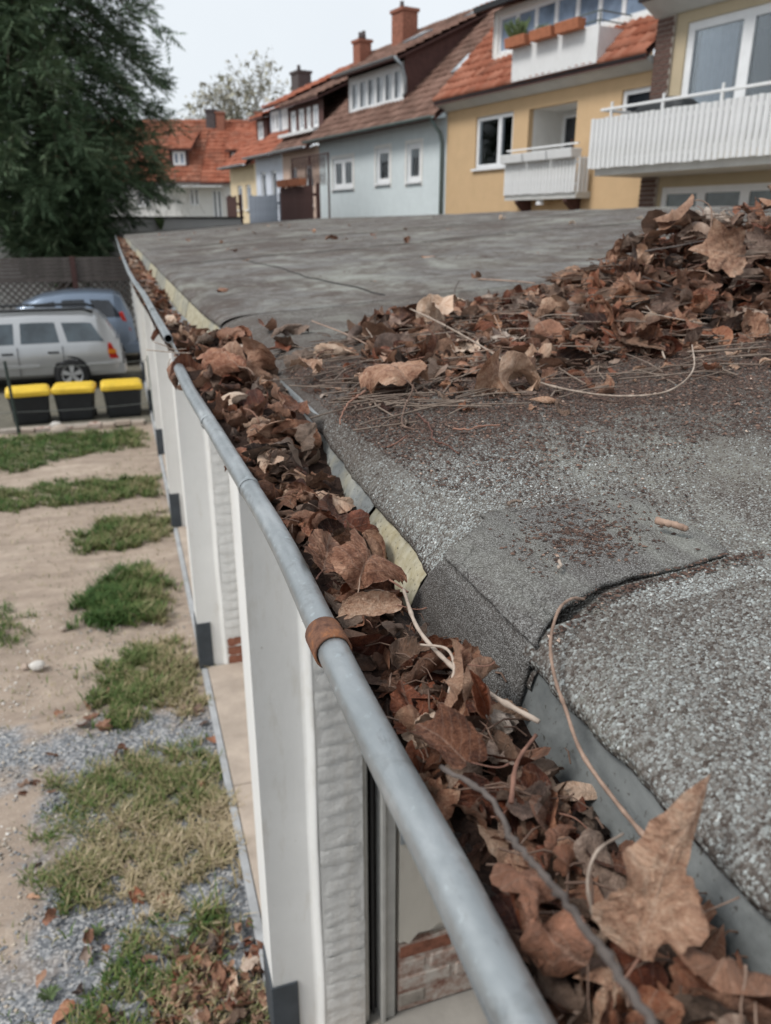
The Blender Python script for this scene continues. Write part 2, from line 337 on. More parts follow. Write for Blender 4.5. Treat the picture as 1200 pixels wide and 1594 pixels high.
class MB:
    """mesh builder; off is subtracted from every vertex when built"""
    def __init__(s, off=(0, 0, 0)): s.v = []; s.f = []; s.off = off
    def quad(s, *p): i = len(s.v); s.v += p; s.f.append(tuple(range(i, i + len(p))))
    def box(s, x0, x1, y0, y1, z0, z1):
        i = len(s.v)
        s.v += [(x, y, z) for z in (z0, z1) for y in (y0, y1) for x in (x0, x1)]
        s.f += [tuple(i + k for k in q) for q in ((0, 2, 3, 1), (4, 5, 7, 6), (0, 1, 5, 4), (2, 6, 7, 3), (0, 4, 6, 2), (1, 3, 7, 5))]
        return s
    def prism(s, poly, fn0, fn1):
        """poly of 2D points, fn0/fn1 map a point to the two 3D caps"""
        i = len(s.v); n = len(poly)
        s.v += [fn0(*p) for p in poly] + [fn1(*p) for p in poly]
        s.f += [tuple(range(i, i + n)), tuple(range(i + 2 * n - 1, i + n - 1, -1))]
        s.f += [(i + k, i + n + k, i + n + (k + 1) % n, i + (k + 1) % n) for k in range(n)]
        return s
    def tube(s, pts, rad, n=8, caps=True):
        pts = [Vector(p) for p in pts]; rad = rad if hasattr(rad, '__len__') else [rad] * len(pts)
        i0 = len(s.v); up = Vector((.13, .21, 1)).normalized()
        for k, p in enumerate(pts):
            t = (pts[min(k + 1, len(pts) - 1)] - pts[max(k - 1, 0)]).normalized()
            a = t.cross(up)
            if a.length < .05: a = t.cross(Vector((1, 0, 0)))
            a.normalize(); b = t.cross(a)
            for q in range(n):
                th = 2 * math.pi * q / n
                s.v.append(tuple(p + (a * math.cos(th) + b * math.sin(th)) * rad[k]))
        for k in range(len(pts) - 1):
            for q in range(n):
                s.f.append((i0 + k * n + q, i0 + k * n + (q + 1) % n, i0 + (k + 1) * n + (q + 1) % n, i0 + (k + 1) * n + q))
        if caps:
            s.f.append(tuple(i0 + q for q in range(n))[::-1]); s.f.append(tuple(i0 + (len(pts) - 1) * n + q for q in range(n)))
        return s
    def grid(s, P):
        """P[i][j] points"""
        i0 = len(s.v); nr, nc = len(P), len(P[0])
        for r in P: s.v += [tuple(p) for p in r]
        for a in range(nr - 1):
            for b in range(nc - 1): s.f.append((i0 + a * nc + b, i0 + a * nc + b + 1, i0 + (a + 1) * nc + b + 1, i0 + (a + 1) * nc + b))
        return s
    def mesh(s, name):
        me = bpy.data.meshes.new(name); o = s.off
        me.from_pydata([(p[0] - o[0], p[1] - o[1], p[2] - o[2]) for p in s.v], [], s.f); me.update(); return me
    def build(s, name, mat, parent=None, smooth=False, kind=None, bevel=0., seg=2):
        me = s.mesh(name)
        o = link(name, me, mat, parent, kind)
        if smooth: me.shade_smooth()
        if bevel:
            b = o.modifiers.new('edge', 'BEVEL'); b.width = bevel; b.segments = seg; b.limit_method = 'ANGLE'; b.angle_limit = R(40)
        return o

def np_mesh(name, V, F, attrs=None, uv=None, smooth=False):
    """V (n,3), F (m,k) numpy arrays; attrs: per-vertex floats; uv: per-vertex 2D"""
    me = bpy.data.meshes.new(name); n, (m, k) = len(V), F.shape
    me.vertices.add(n); me.vertices.foreach_set('co', np.asarray(V, np.float32).ravel())
    me.loops.add(m * k); me.loops.foreach_set('vertex_index', F.astype(np.int32).ravel())
    me.polygons.add(m); me.polygons.foreach_set('loop_start', np.arange(0, m * k, k, dtype=np.int32)); me.polygons.foreach_set('loop_total', np.full(m, k, np.int32))
    if smooth: me.polygons.foreach_set('use_smooth', np.ones(m, bool))
    for a, d in (attrs or {}).items():
        at = me.attributes.new(a, 'FLOAT', 'POINT'); at.data.foreach_set('value', np.asarray(d, np.float32))
    if uv is not None:
        l = me.uv_layers.new(name='UVMap'); l.data.foreach_set('uv', np.asarray(uv, np.float32)[F.ravel()].ravel())
    me.update(calc_edges=True); return me

def smooth01(a, b, x): t = np.clip((np.asarray(x, float) - a) / (b - a), 0, 1); return t * t * (3 - 2 * t)
def wob(x, y=0., s=1., seed=0.):
    """cheap smooth noise about -1..1"""
    x = np.asarray(x, float) * s; y = np.asarray(y, float) * s
    return (np.sin(x * 1.7 + 1.3 * np.sin(y * 1.1 + seed) + seed * 2.1) + np.sin(y * 2.3 + 1.1 * np.sin(x * 1.9 + seed * 1.7)) + .6 * np.sin(x * 4.1 + y * 3.3 + seed * 3) + .4 * np.sin(x * 7.7 - y * 6.1 + seed)) / 3.

# ------------------------------------------------------------------ ground
gb = MB(); n = 46
xs = [-900, -300, -90, -30, -12] + [-6 + 12 * i / n for i in range(n + 1)] + [12, 30, 90, 300, 900]
ys = [-900, -200, -40, -8] + [-3 + 18 * i / 60 for i in range(61)] + [22, 40, 90, 300, 900]
gb.grid([[(x, y, (.022 * float(wob(x, y, 2.6)) + .03 * float(wob(x, y, .8, 2))) * (1 if -6 <= x <= .3 and -3 <= y <= 13 else 0) - (.02 if x > .3 else 0)) for x in xs] for y in ys])
ground = gb.build('ground', 'ground', smooth=True, kind='structure')

# ------------------------------------------------------------------ garage row
GX = (3.0, 11.0, 0.0)
garage = empty('garage_row', GX, 'long low row of white rendered garages under a flat grey felt roof', 'garage')
def GB(): return MB(GX)
YE = 26.0
def roof_plane(X): return 2.749 + .0735 * X
def lip_x(Y): return .214 + .009 * smooth01(.53, .60, Y) + .026 * smooth01(.62, 1.25, Y) - .016 * smooth01(1.9, 2.6, Y) + (.0018 * wob(Y, 0, 31.) + .0016 * wob(Y, 0, 77.)) * smooth01(.0, .1, Y)
def undul(X, Y): return (.0022 * wob(X, Y, 9.) + .005 * wob(X, Y, 2.4, 1.)) * smooth01(.22, .5, X) + .010 * wob(X, Y, .8, 4.) * smooth01(.6, 2, X) + .016 * wob(X, Y * .6, .45, 2.) * smooth01(1.5, 3.5, X)
# per sheet: y0, y1, droop height, droop width, thickness offset
SHEETS = dict(a=(-3.7, .372, .017, .035, 0.), b=(.362, 2.16, .034, .105, .0003), c=(2.14, 5.05, .024, .075, .0012), d=(5.02, 11.2, .02, .06, .001), e=(11.17, 18.4, .02, .06, .003), f=(18.35, YE, .02, .06, .001))
def sheet_z(X, Y, key):
    y0, y1, dr, wd, zo = SHEETS[key]; lx = lip_x(Y)
    q = np.clip((lx + wd - X) / wd, 0, 1)
    return roof_plane(X) + zo + undul(X, Y) - dr * (1 - np.sqrt(np.clip(1 - q ** 2, 0, 1)))
def roof_z(X, Y):
    X = np.asarray(X, float); Y = np.asarray(Y, float)
    return np.where(Y < .367, sheet_z(X, Y, 'a'), np.where(Y < 2.15, sheet_z(X, Y, 'b'), sheet_z(X, Y, 'c')))
sheet_obj = {}
for key, (y0, y1, dr, wd, zo) in SHEETS.items():
    mat = {'a': 'felt_coarse', 'b': 'felt_mid'}.get(key, 'felt_far')
    ny = {'a': 90, 'b': 170, 'c': 90}.get(key, 60)
    Y = np.linspace(y0, y1, ny) if key != 'a' else np.concatenate([np.linspace(y0, -.1, 14), np.linspace(-.08, y1, 76)])
    prof = np.concatenate([wd * (1 - np.cos(np.linspace(0, math.pi / 2, 9))), np.geomspace(wd + .012, 5.85 - .22, 34)])
    rows = []
    for y in Y:
        lx = float(lip_x(y)); X = lx + prof; X[-1] = 5.85
        yy = y
        if key == 'a' and y > .3: pass
        Z = sheet_z(X, np.full_like(X, y), key)
        top = [(x, yy, z) for x, z in zip(X, Z)]
        under = [(lx + .05, yy, Z[0] - .004), (lx + .007, yy, Z[0] - .0065), (lx + .001, yy, Z[0] - .004)]
        rows.append(under + top)
    sheet_obj[key] = GB().grid(rows).build('roofing_sheet', mat, garage, smooth=True)
# back half of the roof falling away beyond the ridge
mb = GB(); mb.grid([[(5.85, y, 3.179), (6.3, y, 3.172), (6.32, y, 2.95)] for y in (-3.7, YE)]); mb.build('roof_edge_strip', 'felt_far', garage)
mb = GB(); mb.box(.27, 6.25, -3.68, YE - .02, 2.60, 2.74); mb.build('roof_slab', 'floor_screed', garage)

# tar beads along the far laps
def tar(pts, w0, name='tar_seam'):
    mb = GB(); rows = []
    for x, y in pts:
        k = w0 * (1 + .5 * float(wob(x * 9, y * 9))); z = float(roof_z(x, y)) + .003
        rows.append([(x - k, y - k, z - .003), (x, y, z + .001), (x + k, y + k, z - .003)])
    mb.grid(rows).build(name, 'dark_gap', garage, smooth=True)
tar([(.735 + .02 * float(wob(y, 0, 2.)), y) for y in np.linspace(2.25, 5.0, 60)], .004)
tar([(x, 5.03 + .02 * float(wob(x, 0, 2.))) for x in np.linspace(.3, 5.7, 80)], .006)
tar([(x, 8.1 + .03 * float(wob(x, 0, 1.))) for x in np.linspace(.3, 5.7, 80)], .006)
# granules: real slate chips pressed into the felt near the lens
def granules(name, key, x0, x1, y0, y1, count, size, bias, skip_patch=True):
    u = rng.random(count); v = rng.random(count)
    Y = y0 + (y1 - y0) * v ** bias; X = lip_x(Y) + .0005 + (x1 - .215) * u ** 1.25
    if skip_patch:
        k = ~((Y > .362 + .04 * smooth01(.215, .36, X)) & (Y < .505 + .037 * smooth01(.215, .27, X)) & (X < .398 + .0 * Y))
        X, Y = X[k], Y[k]
    N = len(X); Z = sheet_z(X, Y, key)
    lo = smooth01(.0, .02, X - lip_x(Y))
    r = size * (.5 + .9 * rng.random(N) ** 1.5); h = r * (.3 + .45 * rng.random(N)) * np.where(X - lip_x(Y) < .012, .6, 1)
    ang = rng.random(N) * 6.283; asp = .55 + .45 * rng.random(N)
    dz = (sheet_z(X + .002, Y, key) - sheet_z(X - .002, Y, key)) / .004
    dz = np.clip(dz, -2.5, 2.5)
    V = np.zeros((N, 8, 3))
    for c in range(4):
        th = ang + c * math.pi / 2 + .5 * (rng.random(N) - .5); rr = r * (.75 + .5 * rng.random(N))
        dx = np.cos(th) * rr / np.sqrt(1 + dz ** 2); dy = np.sin(th) * rr * asp
        V[:, c] = np.stack([X + dx, Y + dy, Z + dz * dx - .0003], -1)
        k = .55 + .25 * rng.random(N)
        tx = dx * k + (rng.random(N) - .5) * r * .25 / np.sqrt(1 + dz ** 2); ty = dy * k + (rng.random(N) - .5) * r * .25
        nx = -dz / np.sqrt(1 + dz ** 2); nzv = 1 / np.sqrt(1 + dz ** 2); hh = h * (.6 + .6 * rng.random(N))
        V[:, 4 + c] = np.stack([X + tx + nx * hh, Y + ty, Z + dz * tx + nzv * hh], -1)
    F = np.array([[0, 1, 5, 4], [1, 2, 6, 5], [2, 3, 7, 6], [3, 0, 4, 7], [4, 5, 6, 7]])
    F = (np.arange(N)[:, None, None] * 8 + F[None]).reshape(-1, 4)
    dirty = .5 + .5 * wob(X, Y, 8., 3.)
    br = (smooth01(.36, .62, X) * .16 + smooth01(.6, .95, Y) * .26 - .04) if key == 'b' else (.10 + .12 * smooth01(.30, .37, Y))
    tint = np.clip(rng.normal(.56, .20, N) - .24 * dirty * (1 if key == 'b' else .5) - br, 0, 1)
    V = V.reshape(-1, 3) - np.array(GX)
    me = np_mesh(name, V, F, {'tint': np.repeat(tint, 8)})
    return link(name, me, 'granule', sheet_obj[key], kind='stuff')
granules('granule', 'a', .80, .76, .03, .372, 72000, .00128, 1.0)
granules('granule', 'b', .95, .85, .365, 1.02, 100000, .00112, 1.35)

# fine felt repair patch folded over the roof edge
bot = np.array([(-.085, .367, .552), (-.06, .367, .548), (-.03, .366, .53), (-.008, .364, .512), (.0, .363, .507), (.02, .376, .512), (.042, .386, .528), (.056, .391, .545), (.064, .395, .548), (.075, .398, .541), (.10, .398, .541), (.133, .398, .541), (.160, .400, .543), (.178, .403, .544), (.186, .440, .546), (.191, .545, .549)])
mb = GB(); rows = []
ee = np.concatenate([np.linspace(-.085, -.014, 12), np.linspace(-.011, .0, 8), np.linspace(.0015, .191, 48)])
for e in ee:
    lo = np.interp(e, bot[:, 0], bot[:, 1]); hi = np.interp(e, bot[:, 0], bot[:, 2]); row = []
    for a in np.linspace(0, 1, 44):
        y = lo + (hi - lo) * a
        bul = .0012 * float(wob(e * 60, y * 60, 1., 2.)) + .0006 * float(wob(e * 200, y * 200, 1., 5.))
        ed = .0022 * math.exp(-a / .05) * float(wob(e, 0, 50., 1)) ** 2
        if e >= 0:
            x = .2150 + e; q = max(0., (.035 - e) / .035)
            z = roof_plane(x) + .0040 + .0018 * math.exp(-((e - .06) / .05) ** 2) + float(undul(x, y)) - .0085 * q * q + bul + ed + (.0009 * float(wob(y, 0, 240.)) if e < .003 else 0)
        else:
            z0 = roof_plane(.2150) + .0040 - .0085; cr = .0014 * float(wob(y, 0, 110.)) + .0008 * float(wob(y, 0, 310.))
            x = .2150 + (.0026 + cr) * math.exp(-((e + .005) / .004) ** 2) - .012 * max(0, -e - .006) / .08 + bul * .6
            z = z0 + e * .95
        row.append((x, y, z))
    rows.append(row)
patch = mb.grid(rows).build('felt_patch', 'felt_patch', garage, smooth=True)
PV = np.array([p for r_ in rows for p in r_ if p[2] > 2.755]); sm = patch.modifiers.new('thick', 'SOLIDIFY'); sm.thickness = .0030; sm.offset = 1
patch['label'] = 'finer dark felt patch folded over the roof edge'
# small lapped corner beside it
mb = GB(); rows = []
for x in np.linspace(.272, .30, 10):
    rows.append([(x, y, float(roof_z(x, y)) + .0030 + .001 * float(wob(x * 50, y * 50))) for y in np.linspace(.535, .563 - .35 * (x - .272), 8)])
c2 = mb.grid(rows).build('felt_patch', 'felt_patch', garage, smooth=True)
sm = c2.modifiers.new('thick', 'SOLIDIFY'); sm.thickness = .003; sm.offset = 1

# eaves flashing strips running down into the gutter
def flashing(y0, y1, yellow, top=2.752, dz=.062, x=.222, corner=False):
    mb = GB(); rows = []
    for y in np.linspace(y0, y1, max(4, int((y1 - y0) / .03))):
        lx = float(lip_x(y)); b = .0012 * float(wob(y, 0, 9., 3.))
        rows.append([(lx + .035, y, top + .004), (lx + .012, y, top - .004), (lx + .007 + b, y, top - .014), (lx + .0 + b, y, top - dz * .5), (lx - .010 + b, y, top - dz), (lx - .016, y, top - dz - .008)])
    o = mb.grid(rows).build('edge_flashing', 'flashing', garage, smooth=True); o['yellow'] = yellow
    s = o.modifiers.new('thick', 'SOLIDIFY'); s.thickness = .0012; s.offset = -1
    return o
flashing(-3.7, .42, -.25, dz=.075); flashing(.555, .72, 1.0, top=2.737, dz=.045); flashing(.728, 1.28, .0, top=2.737, dz=.045); flashing(1.29, 2.12, .5, top=2.737, dz=.045)
for a, b, yl in ((2.13, 2.52, .9), (2.53, 3.05, 1.3), (3.06, 3.72, .7), (3.74, 4.4, 1.2), (4.42, 5.3, .4), (5.32, 6.4, 1.0), (6.42, 8, .2), (8.03, 10, .9), (10.03, 13, .3), (13.05, 18, .6), (18.05, YE, .2)): flashing(a, b, yl, top=2.744, dz=.07)

# fascia and front structure
mb = GB(); mb.box(.262, .30, -3.66, YE - .03, 2.50, 2.598); mb.build('fascia_board', 'white_wood', garage)
mb = GB(); mb.box(.64, .86, -3.64, YE - .04, 2.36, 2.597); mb.build('lintel', 'garage_plaster', garage)
mb = GB(); mb.box(.32, 6.2, -3.64, YE - .04, -.05, .03); mb.build('floor_slab', 'floor_screed', garage)
mb = GB(); mb.box(6.0, 6.2, -3.64, YE - .04, .031, 2.597); mb.build('rear_wall', 'garage_plaster', garage)
PIT = 2.87; Y1 = 2.06; fins = [Y1 + PIT * i for i in range(-1, 9) if Y1 + PIT * i < YE]
hb = .0715
brick_me = []
for k in range(7):
    mb = MB(); nx, nz = 7, 5; L, Hh = .152, .0705
    # a soft lumpy painted brick face: front grid plus sides
    g = []
    for j in range(nz + 1):
        row = []
        for i in range(nx + 1):
            u, v = i / nx, j / nz
            e = min(u, 1 - u) * L / .012; e2 = min(v, 1 - v) * Hh / .012
            d = -.0030 * (max(0, 1 - e) ** 2 + max(0, 1 - e2) ** 2) * (.5 + 1. * random.random()) + .0036 * float(wob(u * 5 + k * 9, v * 3, 1., k)) + .0014 * float(wob(u * 15, v * 9, 1., k + 4))
            row.append((u * L, -.005 - d * 1.0 - .004, v * Hh))
        g.append(row)
    mb.grid(g); mb.box(.001, L - .001, .003, .10, .001, Hh - .001)
    me = mb.mesh('brick'); me.shade_smooth(); brick_me.append(me)
for i, yf in enumerate(fins):
    o = 'white' if yf > 1 else 'white'
    mb = GB(); P = [(.255, .03), (.405, .03), (.413, .026), (.420, .016), (.427, .004), (.434, -.003), (.442, -.005), (.442, .24), (.255, .24)]
    def wv(x, d, z): return (x + (.004 * float(wob(z, i, 3.)) if x > .41 else 0.), yf + d, z)
    zs = np.linspace(0.0, 2.598, 30); rows = [[wv(x, d, z) for x, d in P + [P[0]]] for z in zs]
    pil = mb.grid(rows).build('pilaster', 'white_render', garage)
    pil.data.shade_smooth(); es = pil.modifiers.new('es', 'BEVEL'); es.width = .004; es.segments = 2; es.limit_method = 'ANGLE'; es.angle_limit = R(50)
    mb = GB(); mb.box(.4425, .60, yf - .0032, yf + .238, .0, 2.597); core = mb.build('pier', 'white_brick', garage)
    bh = .36 if i == 1 else .40
    for (a, b, c, d) in ((.249, .36, yf - .006, yf + .02),): 
        mb = GB(); mb.box(.247, .346, yf + .022, yf + .0298, .0, bh - .01 * (i % 3)); mb.box(.247, .2545, yf + .0298, yf + .22, .0, bh - .01 * (i % 3)); mb.build('base_plate', 'dark_plate', pil, bevel=.002)
    if i in (1, 2, 3, 4):
        z = .035; k = 0
        while z < 2.52:
            bare = (i == 2 and k in (0, 1, 2)) or (i == 3 and k == 0)
            b = link('brick', random.choice(brick_me), None, core)
            if len(b.data.materials) == 0: b.data.materials.append(MAT['white_brick'])
            if bare:
                b.data = b.data.copy(); b.data.materials.clear(); b.data.materials.append(MAT['old_brick'])
            b.location = (.446 - GX[0] + random.uniform(-.004, .004), yf + .003 - GX[1] + random.uniform(-.002, .002), z); b.scale = (1.0, 1, 1.0 + random.uniform(-.02, .02)); b.rotation_euler = (random.uniform(-.03, .03), random.uniform(-.014, .014), 0)
            z += hb; k += 1
    # partition between two garages
    mb = GB(); mb.box(.74, 5.995, yf + .035, yf + .235, .031, 2.597); part = mb.build('partition_wall', 'garage_plaster', garage)
    if i == 1:   # exposed courses along the foot of the open bay
        for cse, (zc, mt) in enumerate(((.318, 'old_brick'), (.233, 'smeared_brick'), (.148, 'smeared_brick'), (.063, 'mortar'))):
            x = .742 - (.11 if cse % 2 else 0.0)
            while x < 2.2:
                x0 = max(x, .742); mb = GB(); h0 = .072
                mb.box(x0, x + .225, yf + .010 + random.uniform(-.003, .003), yf + .034, zc, zc + h0)
                mb.build('brick', 'smeared_brick' if mt == 'old_brick' and random.random() < .2 else mt, part, bevel=.010); x += .24
        mb = GB(); mb.box(.7405, 2.3, yf + .0125, yf + .034, .04, .40); mb.build('mortar_bed', 'smeared_brick', part)
        mb = GB(); x = .741; top = []
        while x < 2.31: top.append((x, .43 + .035 * float(wob(x, 0, 14., 2.)) + .02 * float(wob(x, 0, 41.)))); x += .02
        poly = [(.741, 2.3)] + [(a, b) for a, b in top] + [(2.3, 2.3)]
        mb.prism(poly, lambda a, b: (a, yf + .006, b), lambda a, b: (a, yf + .0345, b)); mb.build('plaster_coat', 'garage_plaster', part)
        mb = GB(); mb.box(.742, .79, yf + .0, yf + .006, .90, .985); mb.box(.752, .776, yf - .014, yf + .0, .925, .955); mb.tube([(.765, yf - .014, .94), (.765, yf - .03, .93), (.765, yf - .034, .91)], .004, 6); mb.build('door_latch', 'grey_pipe', part, bevel=.001)
    # door frame: dark slot and pale metal profile
    y0 = yf + .005
    mb = GB(); mb.box(.604, .622, y0 + .012, y0 + .22, .03, 2.36); mb.box(.668, .725, y0, y0 + .22, .03, 2.36); mb.box(.668, .684, y0 - .012, y0 - .0005, .03, 2.36)
    fr = mb.build('door_frame', 'frame_metal', garage, bevel=.002)
    mb = GB(); mb.box(.6225, .6675, y0 + .06, y0 + .215, .03, 2.36); mb.build('track_slot', 'dark_gap', fr)
    mb = GB(); mb.box(.640, .650, y0 + .03, y0 + .05, .04, 2.3); mb.build('door_track', 'black_metal', fr)
    if i + 1 < len(fins):
        ya, yb = yf + .245, yf + PIT - .008
        for (s0, s1) in ((ya, (ya + yb) / 2 - .003), ((ya + yb) / 2 + .003, yb)):
            mb = GB(); mb.box(.30, .655, s0, s1, .0, .045); mb.build('threshold', 'concrete', garage, bevel=.006)
        mb = GB(); mb.box(.255, .296, ya - .0, yb, -.03, .04); mb.build('kerb_edging', 'kerb_concrete', garage, bevel=.005)
        if i >= 1:   # closed up-and-over door of vertical boards
            nb = 11; dw = (yb - ya - .04) / nb; door = None
            mb = GB(); mb.box(.700, .72, ya + .012, yb - .012, .06, 2.35); door = mb.build('garage_door', 'frame_white', garage)
            me = None
            for k in range(nb):
                if me is None:
                    m0 = MB(); m0.box(.0, .012, .004, dw - .004, .0, 2.25); me = m0.mesh('door_board'); me.materials.append(MAT['white_wood'])
                b = link('door_board', me, None, door); b.location = (.686 - GX[0], ya + .02 + k * dw - GX[1], .08)
            mb = GB(); mb.tube([(.675, (ya + yb) / 2 - .05, 1.05), (.66, (ya + yb) / 2, 1.05), (.675, (ya + yb) / 2 + .05, 1.05)], .008, 8); mb.build('handle', 'black_metal', door)
# end wall of the row
mb = GB(); mb.box(.43, 6.0, YE - .25, YE - .05, .031, 2.597); mb.build('end_wall', 'garage_plaster', garage)

# ------------------------------------------------------------------ gutter, two lengths
def gutter(path, label, open_start=True):
    path = [Vector(p) for p in path]
    o0 = path[0].copy(); root = empty('gutter', o0, label, 'gutter', group='zinc gutter along the garage eaves')
    M_ = lambda: MB(tuple(o0))
    # hollow rolled bead
    rows = []; nn = 20
    prof = [(math.cos(t) * .0105, math.sin(t) * .0105) for t in np.linspace(0, 2 * math.pi, nn + 1)] 
    inner = [(math.cos(t) * .0090, math.sin(t) * .0090) for t in np.linspace(0, 2 * math.pi, nn + 1)]
    mb = M_(); mb.grid([[(p.x + a, p.y, p.z + b) for a, b in prof] for p in path]); mb.grid([[(p.x + a, p.y, p.z + b) for a, b in inner] for p in path])
    for e in (0, -1):
        p = path[e]; mb.grid([[(p.x + a, p.y, p.z + b) for a, b in prof], [(p.x + a, p.y, p.z + b) for a, b in inner]])
    bead = mb.build('bead', 'zinc', root, smooth=True)
    # half-round trough
    rows = []
    tpath = path if open_start else [Vector((path[0].x, y, path[0].z - .003)) for y in (1.585, 1.7, 1.85)] + [p - Vector((0, 0, .003)) for p in path]
    for p in tpath:
        bx_ = max(p.x + .1475, .250); r = (bx_ - p.x - .0095) / 2; cx = bx_ - r
        row = [(p.x + .0095, p.y, p.z - .004)] + [(cx - r * math.cos(t), p.y, p.z - .006 - r * math.sin(t)) for t in np.linspace(.04, math.pi * .93, 18)]
        row.append((cx + r * .99, p.y, p.z + .006)); rows.append(row)
    tr = M_().grid(rows).build('trough', 'zinc', root, smooth=True)
    s = tr.modifiers.new('thick', 'SOLIDIFY'); s.thickness = .001; s.offset = -1
    return root, M_
near_pts = [(.104, -3.6), (.104, -1.0), (.104, .10), (.1045, .173), (.106, .238), (.1045, .343), (.1055, .423), (.1095, .587), (.109, .68), (.106, .79), (.102, .943), (.098, 1.105), (.092, 1.324), (.0915, 1.60)]
yy = np.concatenate([np.linspace(-3.6, .08, 14), np.linspace(.1, 1.60, 60)])
pn = [(float(np.interp(y, [a[1] for a in near_pts], [a[0] for a in near_pts])), float(y), 2.74 + .0006 * float(wob(y, 0, 8.)) + .0004 * float(wob(y, 0, 34.))) for y in yy]
# smooth the measured run a little
for _ in range(3): pn = [pn[0]] + [((pn[i - 1][0] + pn[i][0] * 2 + pn[i + 1][0]) / 4, pn[i][1], pn[i][2]) for i in range(1, len(pn) - 1)] + [pn[-1]]
g_near, GN = gutter(pn, 'near length of weathered zinc gutter with rolled front bead and a rusty clip')
far_pts = [(.0985, 1.97), (.0965, 2.2), (.0925, 2.54), (.090, 2.99), (.087, 3.43), (.071, 4.0), (.067, 4.3), (.058, 5.4), (.052, 7.2), (.048, 9.2), (.044, 14), (.041, 20), (.04, YE - .1)]
ys2 = np.concatenate([np.linspace(1.97, 6, 60), np.linspace(6.2, YE - .1, 40)])
pf = [(float(np.interp(y, [a[1] for a in far_pts], [a[0] for a in far_pts])), float(y), 2.741 + .0035 * float(wob(y, 0, 2.1, 2.)) * float(smooth01(2.2, 4, y))) for y in ys2]
for _ in range(2): pf = [pf[0]] + [((pf[i - 1][0] + pf[i][0] * 2 + pf[i + 1][0]) / 4, pf[i][1], pf[i][2]) for i in range(1, len(pf) - 1)] + [pf[-1]]
g_far, GF = gutter(pf, 'far bent length of zinc gutter running on beyond the open joint', False)
# rusty clip round the bead with its strap under the trough
def clip(M_, root, y, x):
    mb = M_(); rows = []
    for yy_ in (-.0135, -.0132, .0132, .0135):
        r = .0128 if abs(yy_) < .0134 else .0112
        rows.append([(x + r * math.cos(t), y + yy_, 2.74 + r * math.sin(t)) for t in np.linspace(-.15, math.pi * 1.55, 22)])
    mb.grid(rows)
    mb.grid([[(x + .0775 - .0725 * math.cos(t), y + s, 2.733 - .0725 * math.sin(t)) for t in np.linspace(.1, math.pi * .95, 14)] for s in (-.0125, .0125)])
    o = mb.build('clip', 'rust', root, smooth=True); sl = o.modifiers.new('t', 'SOLIDIFY'); sl.thickness = .0015; sl.offset = 1
for y_, x_ in ((1.085, .0976), (.78, .1062)):
    mb = GN(); mb.grid([[(x_ + rr * math.cos(t), y_ + s, 2.74 + rr * math.sin(t)) for t in np.linspace(-.4, math.pi * 1.3, 20)] for s, rr in ((-.006, .0106), (-.004, .0114), (.004, .0114), (.006, .0106))]); mb.build('solder_joint', 'zinc', g_near, smooth=True)
clip(GN, g_near, .4385, .1055); clip(GN, g_near, -.46, .104)
for y, x in ((2.62, .0918), (3.75, .08), (5.0, .061), (6.5, .054), (8.2, .05)):
    mb = GF(); mb.grid([[(x + .0125 * math.cos(t), y + s, 2.741 + .0125 * math.sin(t)) for t in np.linspace(-.15, math.pi * 1.55, 18)] for s in (-.014, .014)]); mb.build('clip', 'zinc', g_far, smooth=True)
# ------------------------------------------------------------------ dry leaves
def outline(kind, th, g):
    """radius about the leaf centre for angle th (0 = right, 90 deg = tip)"""
    d = np.degrees(th) % 360
    if kind == 'lobed':
        c = [(-90, .38), (-78, .40), (-55, .38), (-20, .47), (-8, .44), (12, .36), (30, .52), (40, .50), (60, .37), (75, .44), (90, .58), (105, .42), (120, .36), (140, .49), (150, .51), (168, .36), (188, .44), (200, .47), (235, .37), (258, .40), (270, .38)]
    elif kind == 'broad':
        c = [(-90, .37), (-70, .44), (-40, .46), (0, .40), (25, .47), (45, .42), (70, .42), (90, .55), (110, .42), (135, .42), (155, .47), (180, .40), (220, .46), (250, .44), (270, .37)]
    elif kind == 'oval':
        c = [(-90, .50), (-70, .40), (-40, .31), (0, .27), (40, .29), (65, .37), (82, .48), (90, .56), (98, .48), (115, .37), (140, .29), (180, .27), (220, .31), (250, .40), (270, .50)]
    elif kind == 'deep':
        c = [(-90, .42), (-60, .40), (-25, .33), (0, .28), (22, .27), (38, .31), (50, .31), (64, .33), (76, .48), (90, .80), (104, .46), (118, .31), (130, .31), (142, .31), (158, .27), (180, .28), (205, .33), (240, .40), (270, .42)]
    else:
        c = [(-90, .5), (-70, .33), (-40, .2), (0, .165), (40, .185), (70, .32), (90, .56), (110, .32), (140, .185), (180, .165), (220, .2), (250, .33), (270, .5)]
    a = np.array([q[0] for q in c]); r = np.array([q[1] for q in c]) * (1 + .09 * g.standard_normal(len(c))); r[-1] = r[0]
    dd = np.where(d > 270, d - 360, d)
    # smooth interpolation
    k = np.clip(np.searchsorted(a, dd) - 1, 0, len(a) - 2); t = (dd - a[k]) / (a[k + 1] - a[k]); t = t * t * (3 - 2 * t) * .7 + t * .3
    rr = r[k] * (1 - t) + r[k + 1] * t
    return rr * (1 + (.03 if kind == 'lobed' else .02) * np.sin(th * 23 + g.random() * 6) + .022 * g.standard_normal(len(th))) * (1 - (.35 * np.exp(-((np.degrees(th) % 360 - g.uniform(20, 340)) / 9) ** 2) if g.random() < .5 else 0))

